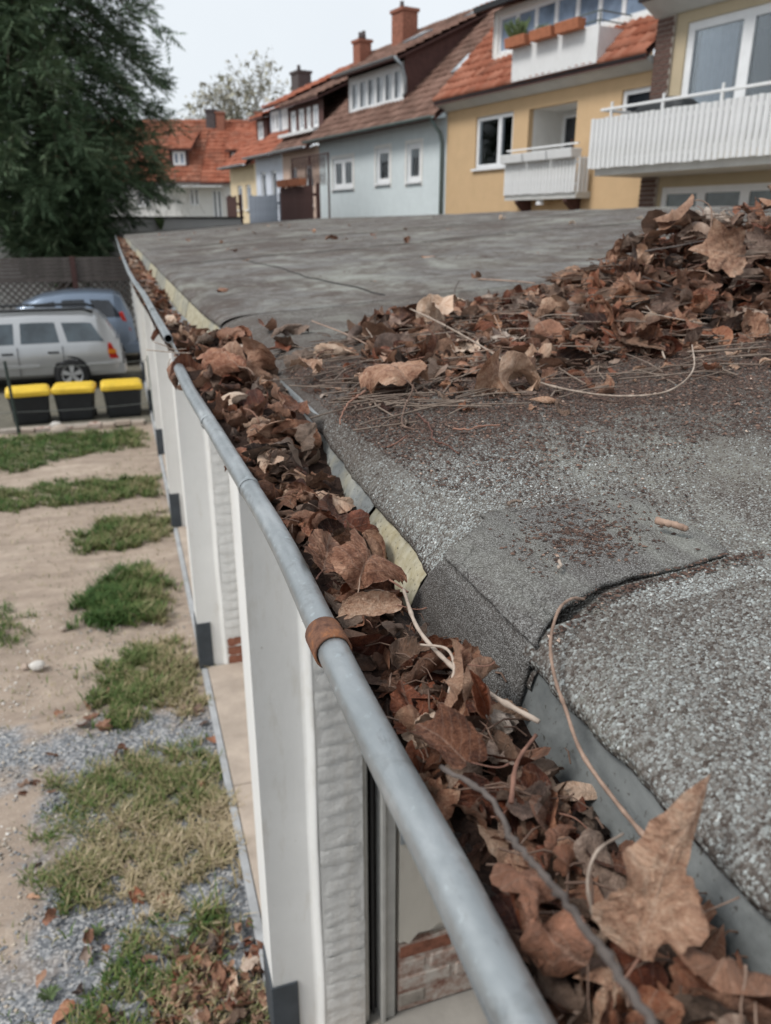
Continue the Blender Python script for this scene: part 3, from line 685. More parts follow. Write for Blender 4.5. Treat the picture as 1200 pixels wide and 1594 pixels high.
def leaf_geo(kind, seed, rings, segs, curl):
    g = np.random.default_rng(seed)
    th = np.arange(segs) / segs * 2 * np.pi - np.pi / 2
    ro = outline(kind, th, g); rho = np.linspace(0, 1, rings + 1)[1:] ** .85
    P = [np.array([[0., .42]])]
    for q in rho: P.append(np.stack([np.cos(th) * ro * q, .42 + np.sin(th) * ro * q], -1))
    P = np.concatenate(P); uv = P.copy(); x, y = P[:, 0].copy(), P[:, 1].copy()
    edge = np.concatenate([[0.], np.repeat(rho, segs)])
    amp = .014 + .024 * curl
    z = amp * np.asarray(wob(x * 5, y * 5, 1.2, seed * .37)) + .8 * amp * np.asarray(wob(x * 11, y * 11, 1.1, seed * .71)) * edge + .35 * amp * np.asarray(wob(x * 24, y * 24, 1.1, seed * .9))
    z += .016 * np.abs(np.sin(np.pi * 7 * (y - .75 * np.abs(x)))) * np.minimum(1, np.abs(x) * 9)       # puffed between the side veins
    z += g.uniform(-.1, .55) * np.abs(x) * (.4 + curl)                                                  # folded along the midrib
    z += edge ** 3 * (g.uniform(-.2, .34) * curl + .10 * curl * np.sin(th_all(th, rings) * g.integers(2, 5) + g.random() * 6))
    # roll the two sides, bend along the length, twist
    sgn = 1 if g.random() < .72 else -1
    kx = sgn * curl * g.uniform(2.4, 7.5) * (1 + g.uniform(-.6, .6) * (y - .4) * 2); kx = np.where(np.abs(kx) < .05, .05, kx)
    asym = g.uniform(.3, 1.5); kx = np.where(x > 0, kx, kx * asym)
    kx = np.where(np.abs(kx) < .05, .05, kx)
    a = np.clip(kx * x, -3.8, 3.8); nx = np.sin(a) / kx; nzv = (1 - np.cos(a)) / kx
    x2 = nx - np.sin(a) * z; z2 = nzv + np.cos(a) * z
    ky = curl * g.uniform(-4.2, 3.4); ky = .05 if abs(ky) < .05 else ky
    b = ky * (y - .35); y3 = .35 + np.sin(b) / ky - np.sin(b) * z2; z3 = (1 - np.cos(b)) / ky + np.cos(b) * z2
    tw = curl * g.uniform(-1.6, 1.6) * (y - .4); xx = x2 * np.cos(tw) - z3 * np.sin(tw); zz = x2 * np.sin(tw) + z3 * np.cos(tw)
    V = np.stack([xx, y3, zz], -1); V[:, 2] += .012 * np.asarray(wob(V[:, 0] * 9, V[:, 1] * 9, 2., seed))
    for ax in range(3): V[:, ax] += .020 * curl * np.asarray(wob(V[:, (ax + 1) % 3] * 6 + seed, V[:, (ax + 2) % 3] * 6, 1., seed * .3 + ax)) + .007 * curl * np.asarray(wob(V[:, (ax + 1) % 3] * 17, V[:, (ax + 2) % 3] * 17, 1., seed * .5 + ax))
    tri = [[0, 1 + s, 1 + (s + 1) % segs] for s in range(segs)]
    qd = [[1 + r * segs + s, 1 + (r + 1) * segs + s, 1 + (r + 1) * segs + (s + 1) % segs, 1 + r * segs + (s + 1) % segs] for r in range(rings - 1) for s in range(segs)]
    F = np.array(tri + [[q[0], q[1], q[2]] for q in qd] + [[q[0], q[2], q[3]] for q in qd])
    return V, F, uv
def th_all(th, rings): return np.concatenate([[0.], np.tile(th, rings)])

KINDS = (['lobed'] * 12 + ['broad'] * 12 + ['oval'] * 8 + ['narrow'] * 4 + ['deep'] * 4)
VAR = []
for k, kind in enumerate(KINDS):
    curl = (.35, .7, 1.0, 1.35)[k % 4]
    V, F, uv = leaf_geo(kind, 100 + k, 12, 68, curl)
    Vl, Fl, uvl = leaf_geo(kind, 100 + k, 4, 26, curl)
    me = np_mesh('leaf', V, F, None, uv, True); me.materials.append(MAT['leaf'])
    base = V[np.argmin((uv[:, 0]) ** 2 + (uv[:, 1] - .03) ** 2)]
    VAR.append(dict(kind=kind, curl=curl, me=me, V=V, low=(Vl, Fl, uvl), base=base, c=V.mean(0)))
stalk_me = []
for k in range(4):
    mb = MB(); c = random.uniform(-.12, .12)
    mb.tube([(c * t * t, -t * .42, .10 * math.sin(t * 3 + k) * t) for t in np.linspace(0, 1, 7)], [.010 + .006 * (t == 1) for t in np.linspace(0, 1, 7)], 6)
    m_ = mb.mesh('stalk'); m_.shade_smooth(); m_.materials.append(MAT['twig_red' if k % 2 else 'twig']); stalk_me.append(m_)

NL = [0]
def color_word(t, h):
    if h > .45: return 'rust orange' if t > .45 else 'reddish brown'
    if h < -.4: return 'dark grey brown' if t < .36 else ('grey brown' if t < .62 else 'pale grey brown')
    return 'dark brown' if t < .33 else ('mid brown' if t < .55 else ('light brown' if t < .72 else 'pale tan'))
SHAPE = dict(lobed='lobed', broad='broad', oval='oval', narrow='narrow', deep='pointed')
STATE = {.35: 'wavy', .7: 'cupped', 1.0: 'crumpled', 1.35: 'tightly curled'}
def frame(y, z):
    y = Vector(y).normalized(); z = Vector(z); x = y.cross(z).normalized(); z = x.cross(y)
    return np.array([[x[i], y[i], z[i]] for i in range(3)])
def add_leaf(v, M, pos, size, tint, hue, label, group, stalk=True, centre=True):
    o = bpy.data.objects.new('leaf', v['me']); COL.objects.link(o)
    off = M @ (v['c'] * size) if centre else np.zeros(3)
    m4 = Matrix([[*(M[i] * size), pos[i] - off[i]] for i in range(3)] + [[0, 0, 0, 1]])
    o.matrix_world = m4
    o['tint'] = float(tint); o['hue'] = float(hue)
    tag(o, label, 'leaf', group); NL[0] += 1
    if stalk:
        s = bpy.data.objects.new('stalk', random.choice(stalk_me)); COL.objects.link(s); s.parent = o; s.location = tuple(v['base']); s['tint'] = random.random()
        s.rotation_euler = (random.uniform(-.5, .3), 0, random.uniform(-.5, .5))
    return o
def world_verts(v, M, pos, size): return (M @ ((v['V'] - v['c']) * size).T).T + np.asarray(pos)
def rand_tint():
    t = float(np.clip(rng.normal(.47, .25), .02, .99)); h = float(rng.random() ** 3.5 * .75 + .05)
    if rng.random() < .06: h = .8
    if h < .3 and rng.random() < .30: h = -rng.uniform(.5, .95)
    elif h < .3 and rng.random() < .22: h = rng.uniform(.35, .7)
    return t, h
def rand_M(tilt, nrm=(0, 0, 1)):
    az = rng.random() * 6.283; a = abs(rng.normal(0, tilt)); a2 = rng.random() * 6.283
    n = Vector(nrm) + Vector((math.cos(a2) * math.tan(min(a, 1.35)), math.sin(a2) * math.tan(min(a, 1.35)), 0)); n.normalize()
    if rng.random() < .25: n = -n
    y = Vector((math.cos(az), math.sin(az), 0)); y = y - n * y.dot(n)
    if y.length < .1: y = Vector((0, 0, 1)) - n * n.z
    return frame(y, n)

# litter level inside the gutter, and the heap on the roof
def litter_z(X, Y):
    X = np.asarray(X, float); Y = np.asarray(Y, float)
    f = np.interp(Y, [0, .12, .25, .38, .47, .56, .75, 1.0, 1.25, 1.6, 1.9, 2.3, 3, 4.5, 8, 26], [.0, .0, -.006, -.006, -.012, -.012, .0, .004, .012, .026, .008, -.026, -.050, -.048, -.034, -.03])
    side = np.interp(Y, [0, .3, .45, .6, 1.0, 1.4, 1.7, 2.4], [-.030, -.004, -.012, -.026, -.004, .012, .02, -.005])
    return 2.728 + f + side * smooth01(.13, .21, X) + .006 * wob(X, Y, 26.) + .004 * wob(X, Y, 60., 2.)
def heap_h(X, Y):
    X = np.asarray(X, float); Y = np.asarray(Y, float)
    crest = np.interp(X, [.30, .42, .50, .68, .83, .97, 1.1, 1.25, 1.6, 2.0, 2.4], [.0, .006, .022, .036, .050, .105, .165, .185, .17, .10, .0])
    front = np.interp(X, [.3, .55, .9, 1.2, 2], [1.02, .93, 1.0, 1.0, 1.05]); mid = np.interp(X, [.3, .6, 1., 2], [1.2, 1.36, 1.40, 1.42])
    a = smooth01(front, mid, Y); b = 1 - smooth01(mid + .05, mid + .42, Y)
    return crest * (a ** .8) * b * (1 + .16 * wob(X, Y, 13., 1.))

# humus under the leaves, coloured extra dark to deepen the shade in leaf gaps
gy = np.concatenate([np.linspace(-3.5, 0, 10), np.linspace(.02, 2.6, 150), np.linspace(2.65, YE - .2, 120)])
mb = GN()
mb.grid([[(.0145 + float(np.interp(y, [p[1] for p in pn + pf], [p[0] for p in pn + pf])) + (float(lip_x(y)) + .018 - float(np.interp(y, [p[1] for p in pn + pf], [p[0] for p in pn + pf])) - .0145) * t, y, float(litter_z(.117 + .11 * t, y)) - .013 - .012 * (1 if y > 1.9 else 0) - .02 * abs(t - .5) * 0) for t in np.linspace(0, 1, 12)] for y in gy])
hum = mb.build('rotting_litter', 'humus', None, smooth=True, kind='stuff'); hum.location = (pn[0]); tag(hum, 'black rotting leaf litter packed along the bottom of the zinc gutter', 'leaf litter')
mb = MB(); hx, hy = np.linspace(.36, 2.3, 60), np.linspace(.94, 1.9, 36)
HX, HY = np.meshgrid(hx, hy); HZ = roof_z(HX, HY) + heap_h(HX, HY) * .62 - .010
mb.grid([[(HX[j, i], HY[j, i], HZ[j, i]) for i in range(60)] for j in range(36)])
hp = mb.build('heap_core', 'humus', None, smooth=True, kind='stuff'); tag(hp, 'dark leaf mould at the heart of the heap on the felt roof', 'leaf litter')

GG, GP, GR = 'dead leaves lying in the gutter', 'dead leaves heaped on the felt roof', 'dead leaves scattered on the felt roof'
def hero(idx_kind, base, tip, nrm, size, tint, hue, label, group, curl=None, pick=0, stalk=True):
    c = [v for v in VAR if v['kind'] == idx_kind and (curl is None or v['curl'] == curl)]; v = c[pick % len(c)]
    b, t = Vector(base), Vector(tip); M = frame(t - b, nrm)
    pos = np.array(b) * .5 + np.array(t) * .5
    return add_leaf(v, M, pos, size, tint, hue, label, group, stalk), world_verts(v, M, pos, size)
HV = []
def H(*a, **k):
    o, V = hero(*a, **k); HV.append(V); return o
H('deep', (.148, .166, 2.738), (.1848, .1905, 2.784), (-.70, -.66, .26), .052, .66, .05, 'large pale tan pointed leaf standing upright at the near end of gutter', GG, .7, 0)
H('broad', (.1447, .2942, 2.742), (.1305, .3317, 2.748), (-.1, -.45, .9), .047, .36, .18, 'broad flat purplish brown leaf beside the bead below the pale stem', GG, .35, 0)
H('oval', (.1686, .4696, 2.745), (.1208, .4741, 2.742), (-.1, -.5, .85), .050, .70, .0, 'pale oval leaf with clear veins lying beyond the rusty clip', GG, .35, 0)
H('lobed', (.180, 1.25, 2.775), (.125, 1.43, 2.80), (.1, -.55, .8), .125, .55, .42, 'big orange brown crumpled leaf heaped by the open gutter joint', GG, 1.0, 0)
H('lobed', (.445, .985, 2.818), (.520, .900, 2.800), (-.2, -.5, .8), .078, .66, .0, 'large pale tan cupped leaf at the front foot of the heap', GP, 1.0, 1)
H('oval', (.305, 1.265, 2.795), (.237, 1.171, 2.787), (-.3, -.5, .8), .085, .66, .08, 'light brown folded leaf alone beside the roof edge near heap', GR, .7, 0)
H('broad', (.1728, .3342, 2.738), (.1626, .3332, 2.764), (-.3, -.8, .4), .026, .5, 1., 'small bright rust red leaf standing by the pale stem', GG, .7, 1)
H('deep', (.1296, .1882, 2.7402), (.1279, .2198, 2.7539), (-.6, -.3, .7), .046, .36, .7, 'glossy red brown leaf pressed against the bead in the foreground', GG, 1.35, 0)
H('lobed', (.168, .142, 2.728), (.1942, .1607, 2.760), (-.5, -.7, .5), .040, .40, .35, 'reddish brown blurred leaf in the nearest right corner of gutter', GG, 1.0, 2)
H('lobed', (.365, .985, 2.80), (.346, 1.09, 2.812), (.1, -.5, .85), .10, .64, .15, 'light brown veined leaf at the left toe of the heap', GP, .7, 2)
H('lobed', (1.11, 1.20, 2.945), (1.0, 1.22, 2.965), (.05, -.9, .35), .11, .58, .0, 'big greyish maple leaf with fan veins facing out near heap top', GP, .35, 1)
H('narrow', (.1227, .5268, 2.744), (.1506, .6018, 2.752), (.1, -.6, .8), .062, .44, .1, 'long narrow mid brown leaf folded against the bead above clip', GG, .7, 0)
H('oval', (.1524, .5224, 2.745), (.1815, .5638, 2.754), (.0, -.7, .7), .05, .5, .2, 'pointed brown leaf leaning towards the yellow stained flashing', GG, 1.0, 0)
H('broad', (.772, .905, 2.816), (.769, .861, 2.812), (0, -.5, .8), .04, .5, 1., 'small bright red leaf fragment lying right of the tendril', GR, .7, 0)
H('lobed', (1.05, 1.34, 2.98), (1.03, 1.36, 3.045), (.1, -.9, .2), .08, .5, .1, 'brown leaf sticking up at the very top of the heap', GP, 1.0, 2)
H('lobed', (.575, 1.45, 2.81), (.533, 1.50, 2.86), (.3, -.7, .5), .055, .28, .1, 'dark curled leaf tip rising at the left end of the ridge', GP, 1.0, 1)
H('oval', (1.36, 2.29, 2.858), (1.36, 2.17, 2.862), (0, -.5, .9), .09, .7, .1, 'single tan leaf lying on the felt behind the heap', GR, .7, 1)
H('broad', (.215, 1.03, 2.772), (.185, 1.00, 2.775), (-.1, -.5, .8), .075, .40, .25, 'dull reddish leaf bridging gutter and roof edge', GG, .7, 2)
H('broad', (.170, .3728, 2.747), (.184, .3797, 2.752), (-.1, -.6, .7), .027, .58, .3, 'small rounded light brown leaf under the fine felt patch', GG, .35, 1)
H('lobed', (.1764, .343, 2.748), (.1557, .3654, 2.748), (-.1, -.5, .8), .042, .55, .15, 'crumpled tan leaf beneath the loop of pale stem', GG, 1., 2)
H('broad', (.1875, .1799, 2.7475), (.1693, .1846, 2.750), (-.2, -.5, .8), .036, .66, .0, 'grey tan mouldy leaf behind the large standing leaf', GG, 1., 1)

bead_x = lambda y: np.interp(y, [p[1] for p in pn + pf], [p[0] for p in pn + pf])
def gutter_ok(W, strict=True):
    bx = bead_x(W[:, 1])
    if np.any((W[:, 0] < bx + .0125) & ((W[:, 1] < 1.58) | (W[:, 1] > 2.0))): return False
    if W[:, 2].min() < (2.668 if W[0, 1] < 2 else 2.64): return False
    lx = lip_x(W[:, 1]); hit = (W[:, 0] > lx - .004 - .006 * ((W[:, 1] > .36) & (W[:, 1] < .56))) & (W[:, 2] < roof_plane(W[:, 0]) + .012)
    return hit.mean() < (.02 if strict else .10)
def gzone(x, y):
    sd = ', bead side' if x < .5 * (float(bead_x(y)) + float(lip_x(y))) + .008 else ', roof side'
    for lim, z in ((.22, 'at near end of gutter'), (.29, 'in gutter before purplish leaf'), (.36, 'in gutter under coarse felt'), (.43, 'in gutter just before clip'), (.50, 'in gutter just past clip'), (.60, 'in gutter by yellow flashing'), (.75, 'in gutter past yellow flashing'), (1.0, 'in gutter under rounded felt'), (1.35, 'in gutter before open joint'), (9, 'over the open joint')):
        if y < lim: return z + sd
used = {}
def sz(s): return 'tiny' if s < .034 else ('small' if s < .045 else ('medium' if s < .06 else ('big' if s < .082 else 'very big')))
def mk_label(v, t, h, zone, s): return f"{sz(s)} {color_word(t, h)} {SHAPE[v['kind']]} {STATE[v['curl']]} leaf {zone}"
# top layer in the gutter, each one an object
def fill_gutter(n, ylo, yhi, power, s0, s1, lift):
    k = 0; tries = 0
    while k < n and tries < n * 40:
        tries += 1
        y = ylo * (yhi / ylo) ** (rng.random() ** power); bx = float(bead_x(y)); x = rng.uniform(bx + .022, float(lip_x(y)) + .004)
        v = VAR[rng.integers(len(VAR))]; 
        if v['curl'] < .4 and rng.random() < .7: continue
        s = rng.uniform(s0, s1) * (1 if tries % 3 else .75); M = rand_M(.85)
        z = float(litter_z(x, y)) + rng.uniform(lift[0], lift[1])
        W = world_verts(v, M, (x, y, z), s)
        top = W[:, 2] - litter_z(W[:, 0], W[:, 1])
        if top.max() > .034 or not gutter_ok(W): continue
        t, h = rand_tint(); lb = mk_label(v, t, h, gzone(x, y), s)
        if lb in used: continue
        used[lb] = 1; add_leaf(v, M, (x, y, z), s, t, h, lb, GG, stalk=rng.random() < .4); k += 1
fill_gutter(94, .12, .75, 1.0, .030, .054, (-.006, .010))
fill_gutter(52, .60, 2.0, .9, .050, .090, (-.008, .010))
# spill over the open joint and onto the roof edge
k = 0
while k < 12:
    x, y = rng.uniform(.14, .36), rng.uniform(1.30, 1.95); v = VAR[rng.integers(len(VAR))]; M = rand_M(.5); s = rng.uniform(.06, .10)
    z = max(float(litter_z(.2, y)), float(roof_z(x, y)) if x > .24 else 0) + rng.uniform(.004, .016)
    W = world_verts(v, M, (x, y, z), s)
    if np.any((W[:, 0] < .125) & (W[:, 1] < 1.62)) or W[:, 0].min() < .07: continue
    t, h = rand_tint(); lb = mk_label(v, t, h, 'spilling over roof edge by gutter joint', s)
    if lb in used: continue
    used[lb] = 1; add_leaf(v, M, (x, y, z), s, t, h, lb, GG, stalk=False); k += 1
def pzone(x, y, h):
    fr = ', front edge' if y < 1.10 else (', front face' if y < 1.28 else ', top')
    if x < .97: return ('at left end of ridge' if x < .6 else ('in middle of ridge' if x < .8 else 'where ridge meets heap')) + fr
    return ('near crest of heap' if h > .14 else ('halfway up the heap' if h > .07 else 'at foot of heap')) + fr
k = 0
while k < 120:
    x = .50 + 1.0 * rng.random() ** .8; y = rng.uniform(.96, 1.50); hh = float(heap_h(x, y))
    if hh < .006 and rng.random() < .8: continue
    v = VAR[rng.integers(len(VAR))]
    e = .02; gx = float(heap_h(x + e, y) - heap_h(x - e, y)) / (2 * e); gyv = float(heap_h(x, y + e) - heap_h(x, y - e)) / (2 * e)
    M = rand_M(.8, Vector((-gx, -gyv, 1)).normalized()); s = rng.uniform(.045, .088)
    z = float(roof_z(x, y)) + hh * rng.uniform(.9, 1.05) + .007
    W = world_verts(v, M, (x, y, z), s)
    dz = (W[:, 2] - roof_z(W[:, 0], W[:, 1]))
    if dz.min() < -.012: z -= dz.min() * .8
    t, h = rand_tint(); lb = mk_label(v, t, h, pzone(x, y, hh), s)
    if lb in used: continue
    used[lb] = 1; add_leaf(v, M, (x, y, z), s, t, h, lb, GP, stalk=rng.random() < .35); k += 1

# the rest of the leaves: too many to count, one mass each
def leaf_mass(name, items, label, keep_label=True):
    Vs, Fs, UV, T, Hh = [], [], [], [], []; n = 0
    for v, M, pos, s, t, h in items:
        V, F, uv = v['low']; Vs.append((M @ ((V - v['c']) * s).T).T + np.asarray(pos)); Fs.append(F + n); UV.append(uv); T.append(np.full(len(V), t)); Hh.append(np.full(len(V), h)); n += len(V)
    me = np_mesh(name, np.concatenate(Vs), np.concatenate(Fs), {'tint': np.concatenate(T), 'hue': np.concatenate(Hh)}, np.concatenate(UV), True)
    o = link(name, me, 'leaf', None, 'stuff'); tag(o, label, 'leaf litter'); return o
items = []; tries = 0
while len(items) < 760 and tries < 20000:
    tries += 1
    y = .08 * (2.3 / .08) ** rng.random(); bx = float(bead_x(y)); x = rng.uniform(bx + .02, float(lip_x(y))); v = VAR[rng.integers(len(VAR))]; s = rng.uniform(.022, .05) * (1 + .4 * (y > .8)); M = rand_M(.7)
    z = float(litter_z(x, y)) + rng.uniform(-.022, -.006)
    if gutter_ok(world_verts(v, M, (x, y, z), s), False):
        t, h = rand_tint(); items.append((v, M, (x, y, z), s, t * .7, h))  # lower tint paints shade into the gaps below the top leaves
tries = 0; n0 = len(items)
while len(items) < n0 + 750 and tries < 20000:
    tries += 1
    y = 2.0 * (YE / 2.0) ** rng.random(); bx = float(bead_x(y)); x = rng.uniform(bx + .03, float(lip_x(y)) - .01); v = VAR[rng.integers(len(VAR))]; s = rng.uniform(.035, .07); M = rand_M(.5)
    if wob(y, 0, 3.3, 5.) < -.25 and rng.random() < .8: continue
    z = float(litter_z(x, y)) + rng.uniform(-.022, .000)
    W = world_verts(v, M, (x, y, z), s)
    if gutter_ok(W): t, h = rand_tint(); items.append((v, M, (x, y, z), s, t, h))
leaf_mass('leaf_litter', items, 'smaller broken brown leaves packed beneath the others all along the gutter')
items = []
while len(items) < 1500:
    x = .38 + 1.7 * rng.random(); y = rng.uniform(.93, 1.85); hh = float(heap_h(x, y))
    if hh < .004: continue
    v = VAR[rng.integers(len(VAR))]; s = rng.uniform(.035, .075); M = rand_M(.7); t, h = rand_tint()
    items.append((v, M, (x, y, float(roof_z(x, y)) + hh * rng.uniform(.5, .92) + .002), s, t * .8, h))  # inner leaves tinted darker, so pockets in the heap look shaded
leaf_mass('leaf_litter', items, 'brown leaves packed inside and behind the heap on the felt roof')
items = []
for _ in range(160):
    x, y = .3 + 4.5 * rng.random(), 1.6 + 16 * rng.random() ** 1.5; v = VAR[rng.integers(len(VAR))]; t, h = rand_tint()
    if rng.random() < .45: items.append((v, rand_M(.25), (x, y, float(roof_z(x, y)) + .008), rng.uniform(.03, .08), t, h))
leaf_mass('leaf_litter', items, 'odd brown leaves scattered thinly over the far felt roof')
items = []
for _ in range(90):
    x, y = rng.uniform(-.95, .24), rng.uniform(2.3, 5.6); v = VAR[rng.integers(len(VAR))]; t, h = rand_tint()
    if (y < 3.05) or rng.random() < .4: items.append((v, rand_M(.4), (x, y, .03), rng.uniform(.05, .10), t, h))
for _ in range(120):
    x, y = rng.normal(.02, .13), rng.normal(2.42, .14); v = VAR[rng.integers(len(VAR))]; t, h = rand_tint()
    items.append((v, rand_M(.5), (min(x, .24), y, .035), rng.uniform(.05, .09), t, h))
leaf_mass('leaf_litter', items, 'brown leaves blown onto the gravel and grass of the yard')

# ------------------------------------------------------------------ twigs and stems
def spline(pts, n):
    P = [Vector(p) for p in pts]; out_ = []
    P = [P[0] * 2 - P[1]] + P + [P[-1] * 2 - P[-2]]
    for i in range(1, len(P) - 2):
        for k in range(n):
            t = k / n; a, b, c, d = P[i - 1], P[i], P[i + 1], P[i + 2]
            out_.append(.5 * ((2 * b) + (c - a) * t + (2 * a - 5 * b + 4 * c - d) * t * t + (3 * b - a - 3 * c + d) * t ** 3))
    out_.append(P[-2]); return out_
TG = 'twigs and stems among the leaves'
def twig(pts, r, mat, label, r1=None, name='twig', knots=True, cat='twig', n=8, kink=.0):
    if name == 'twig': r *= .78; r1 = r1 * .78 if r1 else None
    p = spline(pts, n); o0 = p[0].copy(); r1 = r if r1 is None else r1; m = len(p)
    if kink: p = [q + Vector((random.gauss(0, kink), random.gauss(0, kink), random.gauss(0, kink * .5))) for q in p]
    rad = [(r + (r1 - r) * i / (m - 1)) * (1 + .10 * math.sin(i * 1.9) + (.35 if knots and i % 11 == 5 else 0)) for i in range(m)]
    o = MB(tuple(o0)).tube(p, rad, 8).build(name, mat, None, smooth=True); o.location = o0; o['tint'] = random.random()
    tag(o, label, cat, TG); return o
twig([(0.1824, 0.5054, 2.736), (0.1662, 0.4314, 2.744), (0.1651, 0.3731, 2.750), (0.1741, 0.3376, 2.750), (0.191, 0.3096, 2.746)], .0017, 'twig_pale', 'long straight pale stem lying across the gutter leaves below the felt patch', .0020, cat='stem')
twig([(0.1549, 0.3504, 2.746), (0.1618, 0.3594, 2.757), (0.1645, 0.3786, 2.758), (0.1579, 0.4038, 2.748)], .0013, 'twig_pale', 'short pale stem bent into a loop over the leaves', .0010, cat='stem')
twig([(0.262, 0.383, 2.774), (0.245, 0.372, 2.782), (0.227, 0.357, 2.784), (0.2134, 0.3407, 2.774), (0.206, 0.3215, 2.764), (0.2042, 0.3054, 2.754), (0.1995, 0.2801, 2.745), (0.1992, 0.2469, 2.740), (0.2001, 0.2109, 2.738)], .0011, 'twig', 'thin brown stalk curving from the felt patch down past the flashing', .0015, cat='stem')
twig([tuple(np.array([0, 0, 3.]) + (np.array(p_) - np.array([0, 0, 3.])) * k_) for p_, k_ in zip([(0.1188, 0.2721, 2.7624), (0.1315, 0.2502, 2.7602), (0.1341, 0.2294, 2.7526), (0.1389, 0.2101, 2.7503), (0.1423, 0.1908, 2.747), (0.1441, 0.1675, 2.7464), (0.1468, 0.1477, 2.7413)], (.97, .94, .91, .89, .87, .86, .85))], .0014, 'twig_dark', 'dark blurred twig slanting across the foreground over the standing leaf', .0021, kink=.0006)
twig([(0.1526, 0.1958, 2.7398), (0.1549, 0.2043, 2.7491), (0.1625, 0.2102, 2.7564), (0.1788, 0.2158, 2.7557)], .0011, 'twig_pale', 'whitish tendril hooked behind the large standing leaf', .0008, cat='stem')
twig([(0.539, 1.473, 2.845), (0.525, 1.263, 2.838), (0.53, 1.091, 2.818), (0.527, 0.941, 2.800), (0.559, 0.847, 2.797), (0.599, 0.796, 2.802), (0.632, 0.78, 2.812), (0.677, 0.804, 2.829), (0.74, 0.888, 2.845)], .0022, 'twig_pale', 'long pale tendril sweeping in front of the heap and curling up', .0013, cat='stem')
twig([(0.411, 1.118, 2.795), (0.368, 0.989, 2.790), (0.328, 0.91, 2.783), (0.301, 0.843, 2.778), (0.307, 0.818, 2.777)], .0018, 'twig', 'brown stalk hooked at its lower end in front of the ridge', .0013)
twig([(0.336, 0.88, 2.779), (0.323, 0.812, 2.781), (0.308, 0.76, 2.779), (0.315, 0.74, 2.778), (0.316, 0.712, 2.777)], .0016, 'twig_red', 'reddish wriggling rootlet on bare felt right of the hooked stalk', .0009, kink=.0008)
twig([(0.346, 0.796, 2.780), (0.358, 0.777, 2.783), (0.374, 0.787, 2.783), (0.398, 0.782, 2.784)], .0013, 'twig_red', 'short forked looking rootlet lying level on bare felt', .0011, kink=.0006)
twig([(0.256, 0.766, 2.774), (0.269, 0.77, 2.777), (0.29, 0.796, 2.777)], .0014, 'twig_red', 'small straight reddish twig near the rounded felt edge', .0012)
twig([(0.300, 0.99, 2.790), (0.272, 0.962, 2.784), (0.253, 0.933, 2.778), (0.240, 0.905, 2.768)], .0018, 'twig_red', 'reddish rootlet hanging over the felt edge into the gutter', .0012, kink=.0008)
twig([(0.387, 1.674, 2.805), (0.41, 1.452, 2.80), (0.408, 1.229, 2.797)], .0017, 'twig', 'straight brown stalk lying behind the left toe of heap', .0012)
twig([(0.69, 1.60, 2.84), (0.698, 1.62, 2.865), (0.712, 1.63, 2.885)], .0022, 'twig_dark', 'short dark stick standing upright behind the low ridge', .0014)
twig([(1.10, 2.367, 2.836), (1.123, 2.162, 2.842), (1.138, 2.061, 2.842)], .003, 'twig', 'lone bent twig on bare felt behind the ridge', .002)
twig([(0.781, 0.946, 2.825), (0.828, 0.927, 2.828), (0.90, 0.921, 2.830)], .0022, 'twig_pale', 'pale straight stick along the foot of the heap right of tendril', .0018)
twig([(0.97, 1.33, 2.952), (1.04, 1.28, 2.968), (1.14, 1.27, 2.985)], .0024, 'twig_dark', 'dark stick poking out level near the heap top', .0014, kink=.001)
twig([(1.09, 1.30, 2.99), (1.10, 1.32, 3.03), (1.085, 1.34, 3.045), (1.065, 1.35, 3.035)], .0018, 'twig', 'brown stalk curled over the crest of the heap', .0012)
twig([(0.040, 1.76, 2.747), (0.0914, 1.7333, 2.743), (0.1306, 1.6951, 2.745)], .0016, 'twig_pale', 'pale stalk sticking out sideways through the open gutter joint', .0011, cat='stem')
twig([(0.060, 1.80, 2.757), (0.08, 1.77, 2.752), (0.0957, 1.7552, 2.746), (0.1213, 1.727, 2.750)], .0016, 'twig_pale', 'second pale stalk above the other at the open gutter joint', .0011, cat='stem')
twig([(0.085, 1.70, 2.735), (0.078, 1.69, 2.72), (0.084, 1.685, 2.708), (0.075, 1.68, 2.70)], .0014, 'twig_pale', 'limp stalk dangling below the open gutter joint', .0008, cat='stem')
twig([(0.150, .262, 2.742), (0.165, .285, 2.744), (0.185, .302, 2.744)], .0017, 'twig_red', 'dark red stalk beside the purplish leaf', .0012)
twig([(0.170, .55, 2.735), (0.178, .52, 2.737), (0.184, .50, 2.736)], .0012, 'twig_red', 'thin red stalk behind the pale oval leaf', .0010)
def rand_twigs(n):
    k = -1
    while k < n - 1:
        while True:
            x, y = rng.uniform(.36, 1.25), rng.uniform(.90, 1.35); hh = float(heap_h(x, y))
            if hh > .004: break
        k += 1
        a = rng.random() * 3.14; L = rng.uniform(.03, .09); z = float(roof_z(x, y)) + hh + .008
        b = Vector((math.cos(a), math.sin(a) * .8, rng.uniform(-.25, .35))) * L; c = Vector((x, y, z)); bend = Vector((rng.normal(0, .2), rng.normal(0, .2), rng.normal(0, .15))) * L
        where = pzone(x, y, hh)
        kindw = ('brown', 'pale', 'reddish', 'dark')[k % 4]
        lb = f"{'short' if L < .06 else 'long'} {kindw} {'bowed' if bend.length > .3 * L else 'straight'} twig {where}"
        if lb in used: k -= 1; continue
        used[lb] = 1; twig([c - b, c + bend, c + b], rng.uniform(.0011, .0021), ('twig', 'twig_pale', 'twig_red', 'twig_dark')[k % 4], lb, .001, n=5)
rand_twigs(44)
